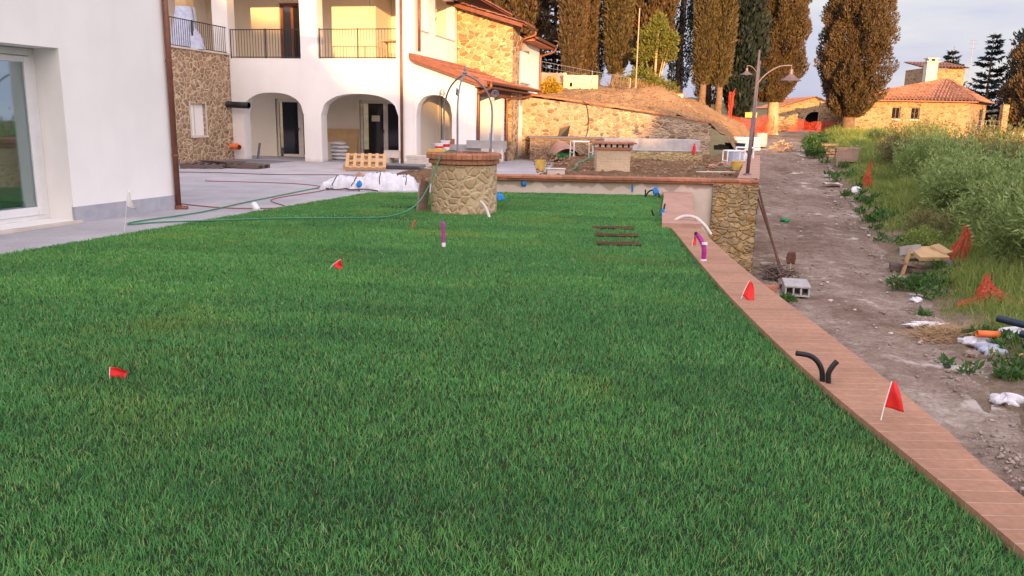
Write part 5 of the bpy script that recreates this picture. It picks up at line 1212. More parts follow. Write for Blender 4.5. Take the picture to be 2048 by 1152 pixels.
# ------------------------------------------------------------------ things round the well
b_ = MB().box((0, 0, .27), (.30, .03, .56)); o = b_.build('board', 'oldwood', None, bevel=.004); tag(o, 'grey brown board leaning on the left side of the well', 'board'); o.location = (-1.62, 14.05, 0); o.rotation_euler = (0, R(12), R(62))
put(tag(MB().bb(-.75, .15, -.04, .04, 0, .12).bb(-.1, .62, -.1, -.03, .06, .2).bb(-.03, -.01, -.03, -.01, 0, .2).bb(.3, .32, -.02, 0, 0, .34).bb(.55, .6, -.1, -.03, 0, .06).build('plank', 'concrete'), 'weathered grey planks lying across the top of the well', 'plank'), (wx+.12, wy+.44, 1.047), R(-3))
def bucket(label, loc, r, h, mat, band=None, name='bucket'):
    t = thing(name, label, 'bucket', loc)
    MB().lathe([(.001, 0), (r*.82, 0), (r, h), (r*1.05, h), (r*1.05, h-.02), (r*.97, h-.02), (r*.95, h*.95), (r*.8, .02), (.001, .02)], n=20).build('body', mat, t)
    if band: MB().lathe([(r*.905, h*.4), (r*.955, h*.66)], n=20).build('label_band', band, t)
    MB().tube([(r*math.cos(a), .0+r*.2*math.sin(a), h+.0-r*.8*math.sin(a)*.5) for a in np.linspace(0, math.pi, 9)], .005, 5).build('handle', 'white_pl', t); return t
bucket('small white bucket on the left of the well rim', (wx-.46, wy+.2, 1.047), .075, .14, 'white_pl', 'red')
bucket('pinkish bucket with a red band behind the white one on the well', (wx-.36, wy+.36, 1.047), .085, .19, 'white_pl', 'red')
put(tag(MB().bb(-.09, .09, -.07, .07, 0, .21).bb(-.092, .092, -.01, .01, .211, .214).build('carton', 'terracotta', None, bevel=.004), 'brown carton on the far left of the well rim', 'box'), (wx-.3, wy+.50, 1.047))
put(tag(MB().bb(-.17, .17, -.02, .02, 0, .05).bb(-.06, .06, -.012, .012, .05, .058).build('spirit_level', 'yellow', None, bevel=.004), 'yellow spirit level lying on the left of the well rim', 'tool'), (wx-.46, wy-.12, 1.047), R(20))
hz_ = [(wx-.12, wy-.05, 1.06), (wx-.22, wy-.3, 1.09), (wx-.34, wy-.52, 1.03), (wx-.42, wy-.62, .85), (wx-.55, wy-.72, .5), (wx-.75, wy-.95, .2), (wx-1.1, wy-1.25, .06), (wx-1.7, wy-1.5, .05), (-3.7, 12.4, .05), (-4.5, 12.0, .05), (-5.3, 11.9, .02), (-5.6, 11.62, .02), (-5.65, 11.95, .02), (-5.2, 13.2, .02), (-4.95, 15.1, .02), (-4.3, 18.8, .02), (-3.4, 22, .02)]
tubes('garden_hose', 'green garden hose draped over the well and snaking across the paving', 'hose', (0, 0, 0), [hz_], .012, 'greenhose')
tubes('rubber_hose', 'thin red hose lying on the grey paving by the near building', 'hose', (0, 0, 0), [[(-6.6, 15.0, .012), (-5.9, 14.4, .012), (-4.9, 13.95, .012), (-4.1, 14.3, .012), (-4.7, 15.6, .012), (-4.2, 17.9, .012), (-5.2, 19.2, .012), (-7.5, 19.5, .012)]], .009, 'redhose')
tubes('electric_cable', 'thin dark cable running across the patio in front of the arches', 'cable', (0, 0, 0), [[(-11, 21.9, .012), (-8.5, 22.3, .012), (-6.5, 22.0, .012), (-4.6, 22.4, .012), (-3.5, 21.8, .012)]], .01, 'rustmetal')
put(tag(MB().grid(26, 16, lambda a, b: (3.0*(a-.5), 1.5*(b-.5), max(0, 1-(2*a-1)**2)*max(0, 1-(2*b-1)**2)*(.34+.25*(fbm(a*6, b*5, 3)-.5))-.01)).build('soil_heap', 'soil', None, smooth=True), 'low heap of brown soil on the patio left of the well', 'heap'), (-2.0, 21.0, 0), R(-10))

def sack(label, loc, dims, rz, seed, stripes=True):
    t = thing('builders_sack', label, 'sack', loc, rz)
    m_ = MB()
    def fn(a, b):
        x = (a-.5)*2; y = (b-.5)*2; e_ = max(0, 1-abs(x)**4)*max(0, 1-abs(y)**3)
        f1 = abs(vnoise(a*6+seed, b*4, seed)-.5)*2; f2 = abs(vnoise(a*13, b*9+seed, seed+1)-.5)*2; f3 = abs(vnoise(a*27, b*19, seed+2)-.5)*2
        z = dims[2]*e_**.5*(.30+.75*fbm(a*3.2+seed, b*2.2, seed+3)+.13*f2+.10*f3)
        return (dims[0]*x*(1+.10*(vnoise(1, b*5, seed)-.5))+.05*(f2-.5), dims[1]*y*(1+.35*(vnoise(a*5, 2, seed)-.5))+.05*(f1-.5), z+.004)
    m_.grid(64, 44, fn); m_.build('cloth', 'tarp', t, smooth=True)
    if stripes:
        for x in (.3, .78):
            s_ = MB(); s_.tube([Vector(fn(x+.02*math.sin(q*9), q))+Vector((0, 0, .008)) for q in np.linspace(.03, .6, 16)], .011, 5); s_.build('strap', 'black', t)
    return t
sack('long white builders sack lying crumpled on the patio, right end raised', (-2.85, 18.35, 0), (.64, .40, .46), R(14), 3)
sack('flatter white builders sack at the left end of the crumpled pile', (-3.78, 18.15, 0), (.50, .36, .34), R(-12), 8)
blob('blue_cloth_scrap', 'small blue strip of cloth on the white sacks', 'cloth', (-3.42, 17.72, .12), (.05, .03, .06), 'blue', 12, .5)
blob('pink_bag', 'small pinkish bag behind the flatter white sack', 'bag', (-3.6, 18.75, .1), (.14, .1, .14), 'coping_pink', 13, .4)
tubes('cable_tangle', 'tangle of rusty cable lying in front of the white sacks', 'cable', (-3.7, 17.75, .015), [[(-.45, 0, 0), (-.2, .12, .05), (.1, -.05, .02), (.4, .02, .03), (.7, -.04, .0)], [(-.3, .1, 0), (-.45, -.02, .04), (-.2, -.07, .02), (.15, .06, .05), (.3, -.08, 0)]], .014, 'rustmetal')

def pallet_mb(l=1.2, w_=.8, h=.145, n=6):
    m_ = MB()
    for i in range(3): m_.bb(-l/2, l/2, -w_/2+i*(w_-.1)/2, -w_/2+i*(w_-.1)/2+.1, .024, .112)
    for i in range(n): x = -l/2+i*(l-.1)/(n-1); m_.bb(x, x+.1, -w_/2, w_/2, .114, .136)
    for i in range(3): x = -l/2+i*(l-.1)/2; m_.bb(x, x+.1, -w_/2, w_/2, 0, .022)
    return m_
def pallet(label, loc, rz, mat, tilt=(0, 0), s=1, group=None):
    t = thing('pallet', label, 'pallet', loc, rz, group); m_ = MB()
    l, w_ = 1.2, .8
    for i in range(3): MB().bb(-l/2, l/2, -w_/2+i*(w_-.1)/2, -w_/2+i*(w_-.1)/2+.1, .024, .112).build('bearer', mat, t)
    for i in range(6): x = -l/2+i*(l-.1)/5; MB().bb(x, x+.1, -w_/2, w_/2, .114, .136).build('deck_board', mat, t)
    for i in range(3): x = -l/2+i*(l-.1)/2; MB().bb(x, x+.1, -w_/2, w_/2, 0, .022).build('bottom_board', mat, t)
    t.rotation_euler = (tilt[0], tilt[1], rz); t.scale = (s, s, s); return t
pallet('dark weathered pallet on the paving in front of the stone wing, left one', (-9.3, 24.2, 0), R(8), 'darkwood')
pallet('dark weathered pallet on the paving in front of the stone wing, right one', (-8.2, 24.6, 0), R(-12), 'darkwood', (0, R(2)))
put(tag(MB().bb(-.7, .7, -.06, .06, 0, .04).box((.1, .12, .05), (1.3, .1, .03), R(8)).box((-.2, -.05, .075), (.9, .12, .03), R(-14)).build('loose_boards', 'darkwood'), 'loose dark boards lying on the weathered pallets', 'boards'), (-8.9, 24.35, .14), R(3))
pallet('fresh pine pallet leaning on a stack in front of the second arch', (-4.5, 24.5, .20), R(8), 'wood', (R(28), R(0)))
pallet('fresh pine pallet lying flat under the leaning one', (-4.7, 25.3, 0), R(2), 'wood')
def stack(name, label, loc, n, dims, mat, jitter, rz=0, cat='stack'):
    t = thing(name, label, cat, loc, rz); z = 0
    for i in range(n):
        h = dims[2]*random.uniform(.85, 1.15); MB().box((random.uniform(-jitter, jitter), random.uniform(-jitter, jitter), z+h/2), (dims[0]*random.uniform(.95, 1.03), dims[1], h), random.uniform(-.05, .05)).build('slab', mat, t, bevel=.006); z += h+.004
    return t
stack('slab_stack', 'stack of pale stone slabs at the foot of the third arch', (-3.1, 26.6, 0), 6, (.8, .6, .06), 'slab', .03, R(-13))
stack('slab_stack', 'low stack of dark slabs in front of the pale ones, right of the pine pallets', (-3.5, 25.6, 0), 3, (1.3, .7, .05), 'greyslab', .08, R(-8))
stack('slab_stack', 'pale flat slabs inside the second arch behind the pine pallets', (-4.9, 28.2, 0), 3, (1.3, .6, .07), 'slab', .05, R(-13))
put(tag(MB().bb(-.3, .3, -.15, .15, 0, .24).bb(-.29, .29, -.16, .16, .24, .25).build('foam_box', 'slab', None, bevel=.01), 'pale block on the flat slabs inside the second arch', 'block'), (-4.2, 28.1, .22), R(-13))
def leanboard(name, label, cat, p, w_, h, th, mat, rz, lean):
    o = MB().bb(-w_/2, w_/2, -th/2, th/2, 0, h).build(name, mat, None, bevel=.004); tag(o, label, cat); o.location = p; o.rotation_euler = (lean, 0, rz); return o
leanboard('plywood_sheet', 'large plywood sheet leaning on the back wall inside the second arch', 'sheet', H(-13.7, 28.55, 0), 1.9, 1.15, .02, 'ply', -AH, R(-13))
leanboard('insulation_sheet', 'white broken sheet leaning in front of the plywood in the second arch', 'sheet', H(-13.75, 27.9, 0), .62, .66, .03, 'slab', -AH, R(-16))
for i in range(1): pass
sb = thing('bag_stack', 'stack of white bags beside the plywood in the second arch', 'stack', H(-13.15, 27.95, 0), -AH)
for i in range(5): o = crumple_mb(.33, .24, .075, i+3, 10, .15).build('bag', 'tarp', sb, smooth=True); o.location = (random.uniform(-.04, .04), 0, .02+i*.135); o.rotation_euler = (0, 0, random.uniform(-.2, .2))
leanboard('grey_slab', 'grey slab leaning on the wall inside the first arch', 'slab', H(-15.95, 26.95, 0), .26, .58, .035, 'greyslab', R(-60), R(-10))
leanboard('plaster_board', 'white board leaning at the left foot of the stone wing', 'panel', (-10.35, 22.9, 0), .3, .95, .03, 'white_pl', R(50), R(-8))
m_ = MB(); m_.pipe([(0, 0, 0), (.35, -.3, -.02), (.7, -.62, -.03)], .11, .095, 16)
put(tag(m_.build('drain_pipe', 'black', None, smooth=True), 'black drain pipe sticking out of the stone wing at head height', 'pipe'), H(-16.55, 26.0, 1.93), R(26))
m_ = MB(); m_.pipe([(0, 0, 0), (.28, -.08, -.01), (.4, -.14, -.02)], .095, .08, 14).pipe([(.2, -.055, 0), (.3, -.09, 0)], .115, .09, 14)
put(tag(m_.build('drain_pipe', 'orange_pipe', None, smooth=True), 'orange drain pipe sticking out low from the stone wing', 'pipe'), H(-16.5, 26.1, .46), R(-10))
wr_ = thing('wrapped_pillar', 'orange lit pillar wrapped in plastic sheet on the wing terrace', 'pillar', H(-17.0, 24.6, 3.68), -AH)
MB().bb(-.2, .2, -.2, .2, 0, 2.5).build('shaft', 'ply', wr_)
MB().grid(26, 12, lambda a, b: ((.30+.30*(1-b)**1.6)*(1+.25*(vnoise(a*16, b*4, 4)-.5))*math.cos(2*math.pi*a), (.30+.26*(1-b)**1.6)*(1+.25*(vnoise(a*16, b*4, 4)-.5))*math.sin(2*math.pi*a), 1.35*b)).build('plastic_sheet', 'bluegrey', wr_, smooth=True)
tb = thing('wooden_table', 'small wooden work table behind the railing of the upper loggia', 'table', H(-10.7, 27.6, 3.5), -AH)
MB().bb(-.55, .55, -.3, .3, .68, .73).build('tabletop', 'wood', tb)
for sx in (-.48, .48):
    for sy in (-.25, .25): MB().bb(sx-.03, sx+.03, sy-.03, sy+.03, 0, .68).build('leg', 'wood', tb)
ld = thing('step_ladder', 'wooden trestle ladder leaning inside the wing window', 'ladder', H(-10.3, 29.0, 4.2), -AH)
m_ = MB()
for sx in (0, .28): m_.tube([(sx*.3, sx, 0), (sx*.3+.25, sx+.5, 1.35)], .022, 6)
for k in range(4): t_ = (k+.7)/4.5; m_.tube([(t_*.25, t_*.5, 1.35*t_), (.084+t_*.25, .28+t_*.5, 1.35*t_)], .016, 6)
m_.build('frame', 'wood', ld)

# ------------------------------------------------------------------ things on the bare soil terrace
bucket('yellow bucket on the bare soil near the brick coping', (.72, 22.6, .22), .15, .30, 'yellow')
put(tag(MB().bb(-.22, .22, -.14, .14, 0, .16).bb(-.24, .24, -.16, .16, .16, .18).build('mortar_tub', 'slab', None, bevel=.02), 'low cream tub beside the yellow bucket', 'tub'), (1.05, 20.4, .25))
o = MB().lathe([(.001, 0), (.36, 0), (.46, .2), (.5, .21), (.46, .22), (.36, .05), (.001, .04)], n=28).build('plastic_tub', 'greenpl'); put(tag(o, 'round green plastic tub beside the house corner', 'tub'), (1.9, 31.6, .12))
def trestle(label, loc, rz, w_=.7, h=.6, d=.4, group=None, mat='white_pl', name='trestle'):
    t = thing(name, label, 'trestle', loc, rz, group)
    for sy in (-d/2, d/2):
        MB().tube([(-w_/2, sy, 0), (-w_/2, sy, h)], .025, 8).build('leg', mat, t); MB().tube([(w_/2, sy, 0), (w_/2, sy, h)], .025, 8).build('leg', mat, t)
        MB().tube([(-w_/2, sy, h), (w_/2, sy, h)], .025, 8).build('top_rail', mat, t)
    MB().tube([(-w_/2, -d/2, h), (-w_/2, d/2, h)], .02, 8).tube([(w_/2, -d/2, h), (w_/2, d/2, h)], .02, 8).tube([(-w_/2, -d/2, h*.35), (-w_/2, d/2, h*.35)], .02, 8).tube([(w_/2, -d/2, h*.35), (w_/2, d/2, h*.35)], .02, 8).build('brace', mat, t)
    return t
trestle('white tubular trestle by the green tub near the house', (2.55, 31.0, .2), R(12), .75, .62, .5)
trestle('white trestle standing on the soil near the lamp post, left one', (7.35, 27.2, .22), R(8), .6, .5, .4)
trestle('white trestle standing on the soil near the lamp post, farther one', (8.3, 29.3, .25), R(-14), .6, .52, .4)
o = MB().grid(24, 10, lambda a, b: (.9*(a-.5), .55*(b-.5), .45*math.sin(math.pi*a)**.7*(.5+.5*b)+.02)).build('cardboard_arch', 'coping_pink', None, smooth=True, solid=.02); put(tag(o, 'bent pinkish sheet standing behind the white tubular trestle', 'sheet'), (1.95, 31.9, .2), R(20), 1.3)
put(tag(MB().bb(-.35, .35, -.02, .02, 0, .45).bb(-.3, -.26, -.2, .2, 0, .4).bb(.26, .3, -.2, .2, 0, .4).build('broken_chair', 'white_pl'), 'broken white plastic frame lying between the trestles', 'frame'), (7.9, 28.4, .23), R(25), .8)
rubble = thing('rubble_heap', 'heap of broken terracotta pieces at the foot of the nearer lamp', 'heap', (7.0, 26.0, .2))
for i in range(16):
    o = crumple_mb(.10+.08*random.random(), .1, .07, i, 6, .8).build('shard', 'coping_pink', rubble); o.location = (random.gauss(0, .3), random.gauss(0, .2), .04+.1*max(0, .5-abs(random.gauss(0, .3)))); o.rotation_euler = (random.random(), random.random(), random.random()*6)
bucket('ochre bucket on the soil just left of the nearer lamp post', (6.72, 24.4, .24), .17, .27, 'yellow')
put(tag(MB().bb(-.2, .2, -.15, .15, 0, .4).bb(-.21, .21, -.16, .16, .4, .42).build('grey_crate', 'bluegrey', None, bevel=.01), 'blue grey crate on the soil next to the ochre bucket', 'crate'), (7.65, 28.0, .24), R(10))
tubes('green_pipe', 'thin green pipe lying on the soil in front of the white trestle', 'pipe', (0, 0, 0), [[(5.5, 25.2, .26), (6.4, 25.1, .28), (6.9, 25.3, .3)]], .025, 'greenhose')
tubes('soil_hose', 'pale green hose running over the soil to the brick pier', 'hose', (0, 0, 0), [[(1.15, 20.6, .3), (1.7, 22.6, .3), (2.0, 25.5, .3), (2.5, 27.5, .35), (3.3, 29.2, .75)]], .03, 'greenhose')
tubes('steel_rod', 'pale steel rod lying on the soil near the coping', 'rod', (0, 0, 0), [[(5.0, 22.2, .30), (6.1, 22.3, .31)]], .016, 'whitepipe')
o = MB().lathe([(.001, 0), (.06, 0), (.06, .26), (.03, .3), (.03, .36), (.001, .36)], n=14).build('fire_extinguisher', 'red'); put(tag(o, 'small red canister at the right end of the planter rim', 'canister'), (6.6, 29.9, .5))
cb = MB().bb(-.35, .35, -.3, .3, 0, .22).bb(-.37, .37, -.32, .32, .22, .28).build('dark_box', 'bluepipe', None, bevel=.02); put(tag(cb, 'dark plastic box at the far end of the soil terrace', 'box'), (10.1, 37.3, .45), R(15))
put(tag(MB().bb(-.3, .3, -.2, .2, 0, .2).bb(-.1, .1, -.21, .21, .2, .24).build('cream_block', 'slab', None, bevel=.02), 'cream block left of the dark plastic box', 'block'), (9.4, 37.0, .42))
bale = thing('wrapped_bale', 'white plastic wrapped bale of sheets behind the nearer lamp post', 'bale', (11.75, 41.4, hill_z(11.75, 41.4)-.05), R(-6))
for i in range(4): crumple = MB().box((0, 0, .1+i*.17), (1.35, .9, .16), random.uniform(-.03, .03)).build('layer', 'tarp', bale, bevel=.05)
o = MB().lathe([(.001, 0), (.3, 0), (.33, .1), (.33, .35), (.31, .37), (.33, .4), (.31, .72), (.3, .75), (.001, .73)], n=22).build('steel_drum', 'concrete'); put(tag(o, 'dented grey drum at the left edge of the road', 'drum'), (14.0, 46.3, .34))
m_ = MB()
for i in range(46):
    a = random.random()*6.28; q = random.random()**.6; x, y = .75*q*math.cos(a), .5*q*math.sin(a); z = .62*(1-q)+.02
    m_.box((x, y, z), (random.uniform(.25, .6), .05, .03), random.random()*3.1, ('Y', random.uniform(-.6, .6)))
put(tag(m_.build('timber_heap', 'wood', None), 'heap of pale broken timber on the road ahead', 'heap'), (14.75, 45.0, road_z(45)-.02))

# ------------------------------------------------------------------ orange netting
def net_sheet(label, loc, w_, h, rz, seed, mat='net', sag=.25, wave=.18, name='safety_net'):
    def fn(a, b):
        t_ = h*(1-sag*math.sin(math.pi*a)*.5-.25*(vnoise(a*5, 0, seed)-.3))
        return (w_*(a-.5)+.06*vnoise(a*9, b*4, seed+2), wave*math.sin(a*9+seed)*(.4+b)+.15*vnoise(a*8, b*5, seed+1), t_*b-.02)
    o = MB().grid(40, 12, fn).build(name, mat, None, smooth=True); return put(tag(o, label, 'safety net'), loc, rz)
net_sheet('red safety net strung across the road below the dark arch', (27.0, 74.0, .95), 3.5, 1.1, R(5), 3, sag=.3)
net_sheet('red safety net bunched at the right below the arch', (29.0, 75.2, .95), 1.8, 1.05, R(-12), 5, sag=.1)
net_sheet('low orange net in front of the ruined sunlit wall', (23.6, 71.5, .85), 2.4, .85, R(10), 6)
net_sheet('tall strip of orange netting hanging by the dark conifer on the hillside', (14.0, 53.0, hill_z(14.0, 53)-.1), .75, 2.1, R(60), 7, sag=.05, wave=.1)
net_sheet('long sagging orange net down the slope behind the farther lamp post', (15.3, 54.0, 1.2), 3.4, 1.1, R(-8), 8, sag=.6)
net_sheet('orange net scrap at the foot of the pale cypress trunk', (17.6, 58.0, .9), 2.0, .7, R(8), 9)
net_sheet('orange net lying on the slope above the wrapped bale', (16.2, 55.5, .85), 2.2, .5, R(-10), 11)
o = put(tag(MB().tube([(0, 0, 0), (.12, 0, 1.9)], .05, 6).build('wooden_post', 'wood', None), 'thin sunlit wooden post among the orange nets on the slope', 'post'), (16.3, 56.2, 1.2))
put(tag(MB().bb(-.4, .4, -.05, .05, 0, .3).bb(-.42, .42, -.07, .07, .3, .34).build('yellow_board', 'yellow', None), 'small yellow board above the orange net behind the lamp', 'board'), (16.2, 56.4, 2.0))
def net_cone(label, loc, r, h, seed, mat='netfine', lean=(0, 0)):
    def fn(a, b):
        th = 2*math.pi*a; top_ = .10+.12*vnoise(b*6, seed, 3)
        rr = r*((1-b)**1.3*.85+top_)*(1+.45*(vnoise(4*math.cos(th)+9, 4*math.sin(th)+b*5, seed)-.5)*2*(1.1-b*.6)+.18*math.sin(th*7+b*6+seed))
        zz = h*b*(1-.12*(vnoise(3*math.cos(th)+5, 3*math.sin(th)+5, seed+4)-.5)*2)+.10*h*(1-b)*(vnoise(a*9, 1, seed+6)-.5)
        return (rr*math.cos(th)+lean[0]*b+.12*r*math.sin(b*7+seed), rr*.6*math.sin(th)+lean[1]*b, max(-.03, zz))
    t = thing('hanging_net', label, 'safety net', loc)
    MB().grid(56, 18, fn).build('net', mat, t, smooth=True)
    MB().tube([(0, 0, -.1), (lean[0]+.1*r, lean[1], h+.06)], .014, 6).build('stake', 'rustmetal', t); return t
net_cone('narrow red net hanging from a stake on the far verge', (14.0, 31.9, bank_z(14, 31.9)-.05), .24, 1.2, 1)
net_cone('faded red net draped beside the pile of boards', (10.35, 18.4, bank_z(10.35, 18.4)-.05), .3, .95, 3, lean=(.12, 0))
net_cone('spreading red net slumped in the grass above the straw', (8.75, 14.3, bank_z(8.75, 14.3)-.05), .42, .62, 5, lean=(-.05, .05))
net_sheet('low red net trailing to the right of the slumped one', (9.05, 14.0, bank_z(9.05, 14.0)), .8, .28, R(-10), 12, mat='netfine', wave=.08)

# ------------------------------------------------------------------ along the verge
def gz(x, y): return bank_z(x, y)
for i, (x, y, s_, rz, lab) in enumerate([(16.75, 42.5, .9, 12, 'lowest pallet of the pile of old pallets on the far verge'), (16.8, 42.6, .9, -6, 'middle pallet of the pile of old pallets on the far verge'), (16.75, 42.7, .9, 20, 'topmost pallet of the pile of old pallets on the far verge'),
                                     (17.4, 45.6, 1.0, 5, 'sunlit pallet lying under another at the far end of the verge'), (17.45, 45.6, 1.0, -10, 'sunlit pallet on top at the far end of the verge')]):
    pallet(lab, (x, y, gz(x, y)+(i % 3 if i < 3 else i-3)*.14), R(rz), 'wood', s=s_)
bx = thing('wooden_crate', 'weathered wooden crate on legs at the edge of the verge', 'crate', (15.85, 38.8, gz(15.85, 38.8)-.05), R(-12))
MB().bb(-.5, .5, -.4, .4, .82, .88).box((.1, 0, .9), (1.3, .1, .03), R(12)).build('top', 'oldwood', bx)
for sx in (-.44, .44):
    for sy in (-.34, .34): MB().bb(sx-.035, sx+.035, sy-.035, sy+.035, 0, .82).build('leg', 'oldwood', bx)
MB().bb(-.41, .41, -.375, -.345, .25, .8).build('panel', 'oldwood', bx); MB().bb(-.375, -.345, -.3, .3, .25, .8).build('panel', 'oldwood', bx); MB().bb(-.2, .2, -.378, -.376, .4, .68).build('patch', 'brownwall', bx)
dp_ = thing('board_pile', 'pile of broken boards and cardboard on the verge', 'pile', (9.25, 18.1, gz(9.25, 18.1)-.02), R(-8)); dp_.scale = (1.15, 1.15, 1.7)
bs = [((.0, 0, .12), (.75, .10, .04), 20, ('Y', .15), 'oldwood'), ((.15, .1, .2), (.8, .12, .04), -25, ('Y', -.1), 'oldwood'), ((.2, -.05, .30), (.62, .42, .05), 15, ('X', .25), 'ply'), ((.38, .0, .22), (.5, .3, .1), -10, ('Y', .2), 'greyslab'),
      ((-.12, .05, .33), (.3, .25, .12), 35, ('X', -.2), 'concrete'), ((-.22, -.1, .18), (.06, .06, .4), 0, ('Y', .25), 'ply'), ((.3, -.18, .06), (.9, .09, .03), 8, ('Y', .05), 'darkwood'), ((.05, .2, .06), (.9, .5, .08), -14, ('Y', .02), 'darkwood'), ((.5, .15, .34), (.4, .3, .03), 50, ('X', .3), 'ply')]
for c, d, rz, ti, mt in bs: MB().box(c, d, R(rz), ti).build('board', mt, dp_)
lg = MB().tube([(11.28, 25.6, -1.2), (10.85, 24.0, -1.27), (10.45, 22.6, -1.32), (10.15, 21.6, -1.36)], [.11, .12, .12, .10], 12); lg.o = (10.8, 23.8, -1.3)
o = lg.build('timber_log', 'oldwood', None, smooth=True); put(tag(o, 'grey timber log lying along the edge of the road', 'log'), (10.8, 23.8, -1.3))
ky = thing('stone_kerb', 'broken row of grey kerb stones along the verge side of the road', 'kerb', (13, 33, road_z(33)))
for i in range(22):
    y = 26.5+i*.85; x = road_r(y)+.12
    o = MB().box((x-13, y-33, road_z(y)-road_z(33)+.01+random.uniform(-.05, .03)), (random.uniform(.10, .16), random.uniform(.5, .8), .16), R(-17)+random.uniform(-.16, .16), ('X', random.uniform(-.09, .1))).build('kerb_stone', 'rock', ky, bevel=.02)
blob('white_rag', 'crumpled white rag on the verge edge at the right side of the photo', 'rag', (6.15, 9.45, road_z(9)+.02), (.16, .10, .07), 'tarp', 21, .7)
blob('plastic_sheet', 'grey white plastic sheet lying flat on the road edge below the straw', 'sheet', (7.2, 13.4, road_z(13)), (.36, .12, .035), 'tarp', 22, .7, rz=R(10))
blob('plastic_bag', 'small grey plastic bag on the road edge below the boards', 'plastic bag', (7.85, 15.2, road_z(15)+.01), (.10, .10, .05), 'tarp', 23, .6)
blob('white_bag', 'white bag at the foot of the narrow hanging net', 'bag', (13.3, 31.2, gz(13.3, 31.2)), (.22, .18, .16), 'tarp', 24, .4)
blob('grey_rag', 'blue grey rag under the orange pipe', 'rag', (7.15, 11.55, gz(7.15, 11.55)-.02), (.20, .13, .09), 'bluegrey', 25, .7)
blob('white_cloth', 'dirty white cloth beside the orange pipe', 'rag', (7.2, 11.95, gz(7.2, 11.95)), (.22, .10, .07), 'tarp', 26, .7)
blob('white_tarpaulin', 'white plastic heaped behind the dark blue pipes', 'sheet', (7.95, 12.1, gz(7.95, 12.1)), (.26, .15, .10), 'tarp', 27, .6)
put(tag(MB().grid(10, 10, lambda a, b: (.7*(a-.5), .5*(b-.5), .06+.03*math.sin(a*4+b*3))).build('flat_board', 'slab', None, solid=.03), 'pale flat board lying in the grass below the narrow hanging net', 'board'), (13.25, 33.6, gz(13.25, 33.6)+.08))
put(tag(MB().grid(10, 6, lambda a, b: (.5*(a-.5), .3*(b-.5), .05+.02*math.sin(a*4+b*3))).build('flat_board', 'slab', None, solid=.03), 'small pale board farther up the verge than the flat one', 'board'), (14.05, 36.0, gz(14.05, 36.0)+.08))
for i, (p, q, lab) in enumerate([((7.50, 12.0, .38), (8.7, 10.0, .30), 'uppermost of the dark blue pipes lying on the verge'), ((7.60, 11.55, .26), (8.6, 9.6, .2), 'middle one of the dark blue pipes lying on the verge'), ((7.45, 11.2, .17), (8.3, 9.5, .12), 'lowest of the dark blue pipes lying on the verge')]):
    z0 = gz(7.5, 11.5); o = MB((p[0], p[1], z0)).pipe([(p[0], p[1], z0+p[2]), ((p[0]+q[0])/2, (p[1]+q[1])/2, z0+(p[2]+q[2])/2), (q[0], q[1], z0+q[2])], .055, .045, 14).build('plastic_pipe', 'bluepipe', None, smooth=True)
    put(tag(o, lab, 'pipe', 'dark blue pipes on the verge'), (p[0], p[1], z0))
o = MB().pipe([(0, 0, 0), (.15, .01, 0), (.32, .0, 0)], .055, .045, 14).build('orange_pipe', 'orange_pipe', None, smooth=True); put(tag(o, 'short orange pipe lying across the dark blue pipes', 'pipe'), (7.12, 11.85, gz(7.2, 11.8)+.22), R(-8))
for i in range(11):
    x, y = 6.75+random.random()*1.1, 9.7+random.random()*1.9; r_ = random.uniform(.05, .14)
    blob('rubble_stone', 'brown rubble stone in the rubble below the dark blue pipes', 'stone', (x, y, gz(x, y)-.02), (r_*1.3, r_, r_*.7), 'rock', 50+i, .5, group='rubble stones below the pipes', n=8, smooth=False)
for i, (x, y, l_) in enumerate([(7.3, 10.9, .5), (7.0, 11.2, .35)]):
    put(tag(MB().box((0, 0, .05), (l_, .05, .03), 0, ('Y', .12)).build('stick', 'wood'), ['longer', 'shorter'][i]+' pale stick in the rubble below the pipes', 'stick'), (x, y, gz(x, y)+.08), R(40+i*30))
def straw():
    rng = np.random.default_rng(33); n = 1800
    x = rng.normal(0, .28, n); y = rng.normal(0, .2, n); z = .20*np.exp(-(x/.4)**2-(y/.3)**2)*rng.random(n)+.02
    a = rng.random(n)*6.28; D = np.stack([np.cos(a), np.sin(a), rng.normal(.15, .35, n)], 1)
    V, q = leaf_quads(np.stack([x, y, z], 1), D, rng.uniform(.12, .4, n), rng.uniform(.006, .014, n), rng)
    return tag(np_mesh('straw_heap', V, q, 'straw'), 'heap of dry straw at the edge of the road', 'heap')
put(straw(), (7.15, 12.6, gz(7.15, 12.6)-.01))
# by the stone corner
cbk = thing('concrete_block', 'hollow pale concrete block lying on the road below the stone corner', 'block', (5.75, 15.9, road_z(16)), R(-14))
m_ = MB()
for i in range(4): m_.bb(-.25, .25, -.42+i*.21, -.42+i*.21+.19, .17, .22)
m_.build('ribbed_top', 'concrete', cbk, bevel=.015)
m_ = MB().bb(-.24, .24, -.41, .40, 0, .03)
for x in (-.22, -.07, .07, .22): m_.bb(x-.015, x+.015, -.41, .40, .03, .168)
m_.build('web', 'concrete', cbk)
put(tag(MB().bb(-.13, .13, -.06, .06, 0, .06).box((.05, .0, .085), (.25, .12, .05), R(20)).build('loose_brick', 'brick', None, bevel=.006), 'terracotta bricks lying beside the pale concrete block', 'bricks'), (5.12, 15.7, road_z(16)+.03), R(10), 1.3)
for i, (p, q, lab) in enumerate([((5.50, 18.3, .36), (5.86, 17.0, -1.68), 'left one of two rusty steel bars leaning on the road side of the stone corner'), ((5.55, 18.9, .40), (5.96, 17.2, -1.68), 'right one of two rusty steel bars leaning on the road side of the stone corner')]):
    o = MB(q).tube([q, p], .024, 8).build('steel_bar', 'rustmetal', None); put(tag(o, lab, 'bar', 'rusty bars leaning on the stone corner'), q)
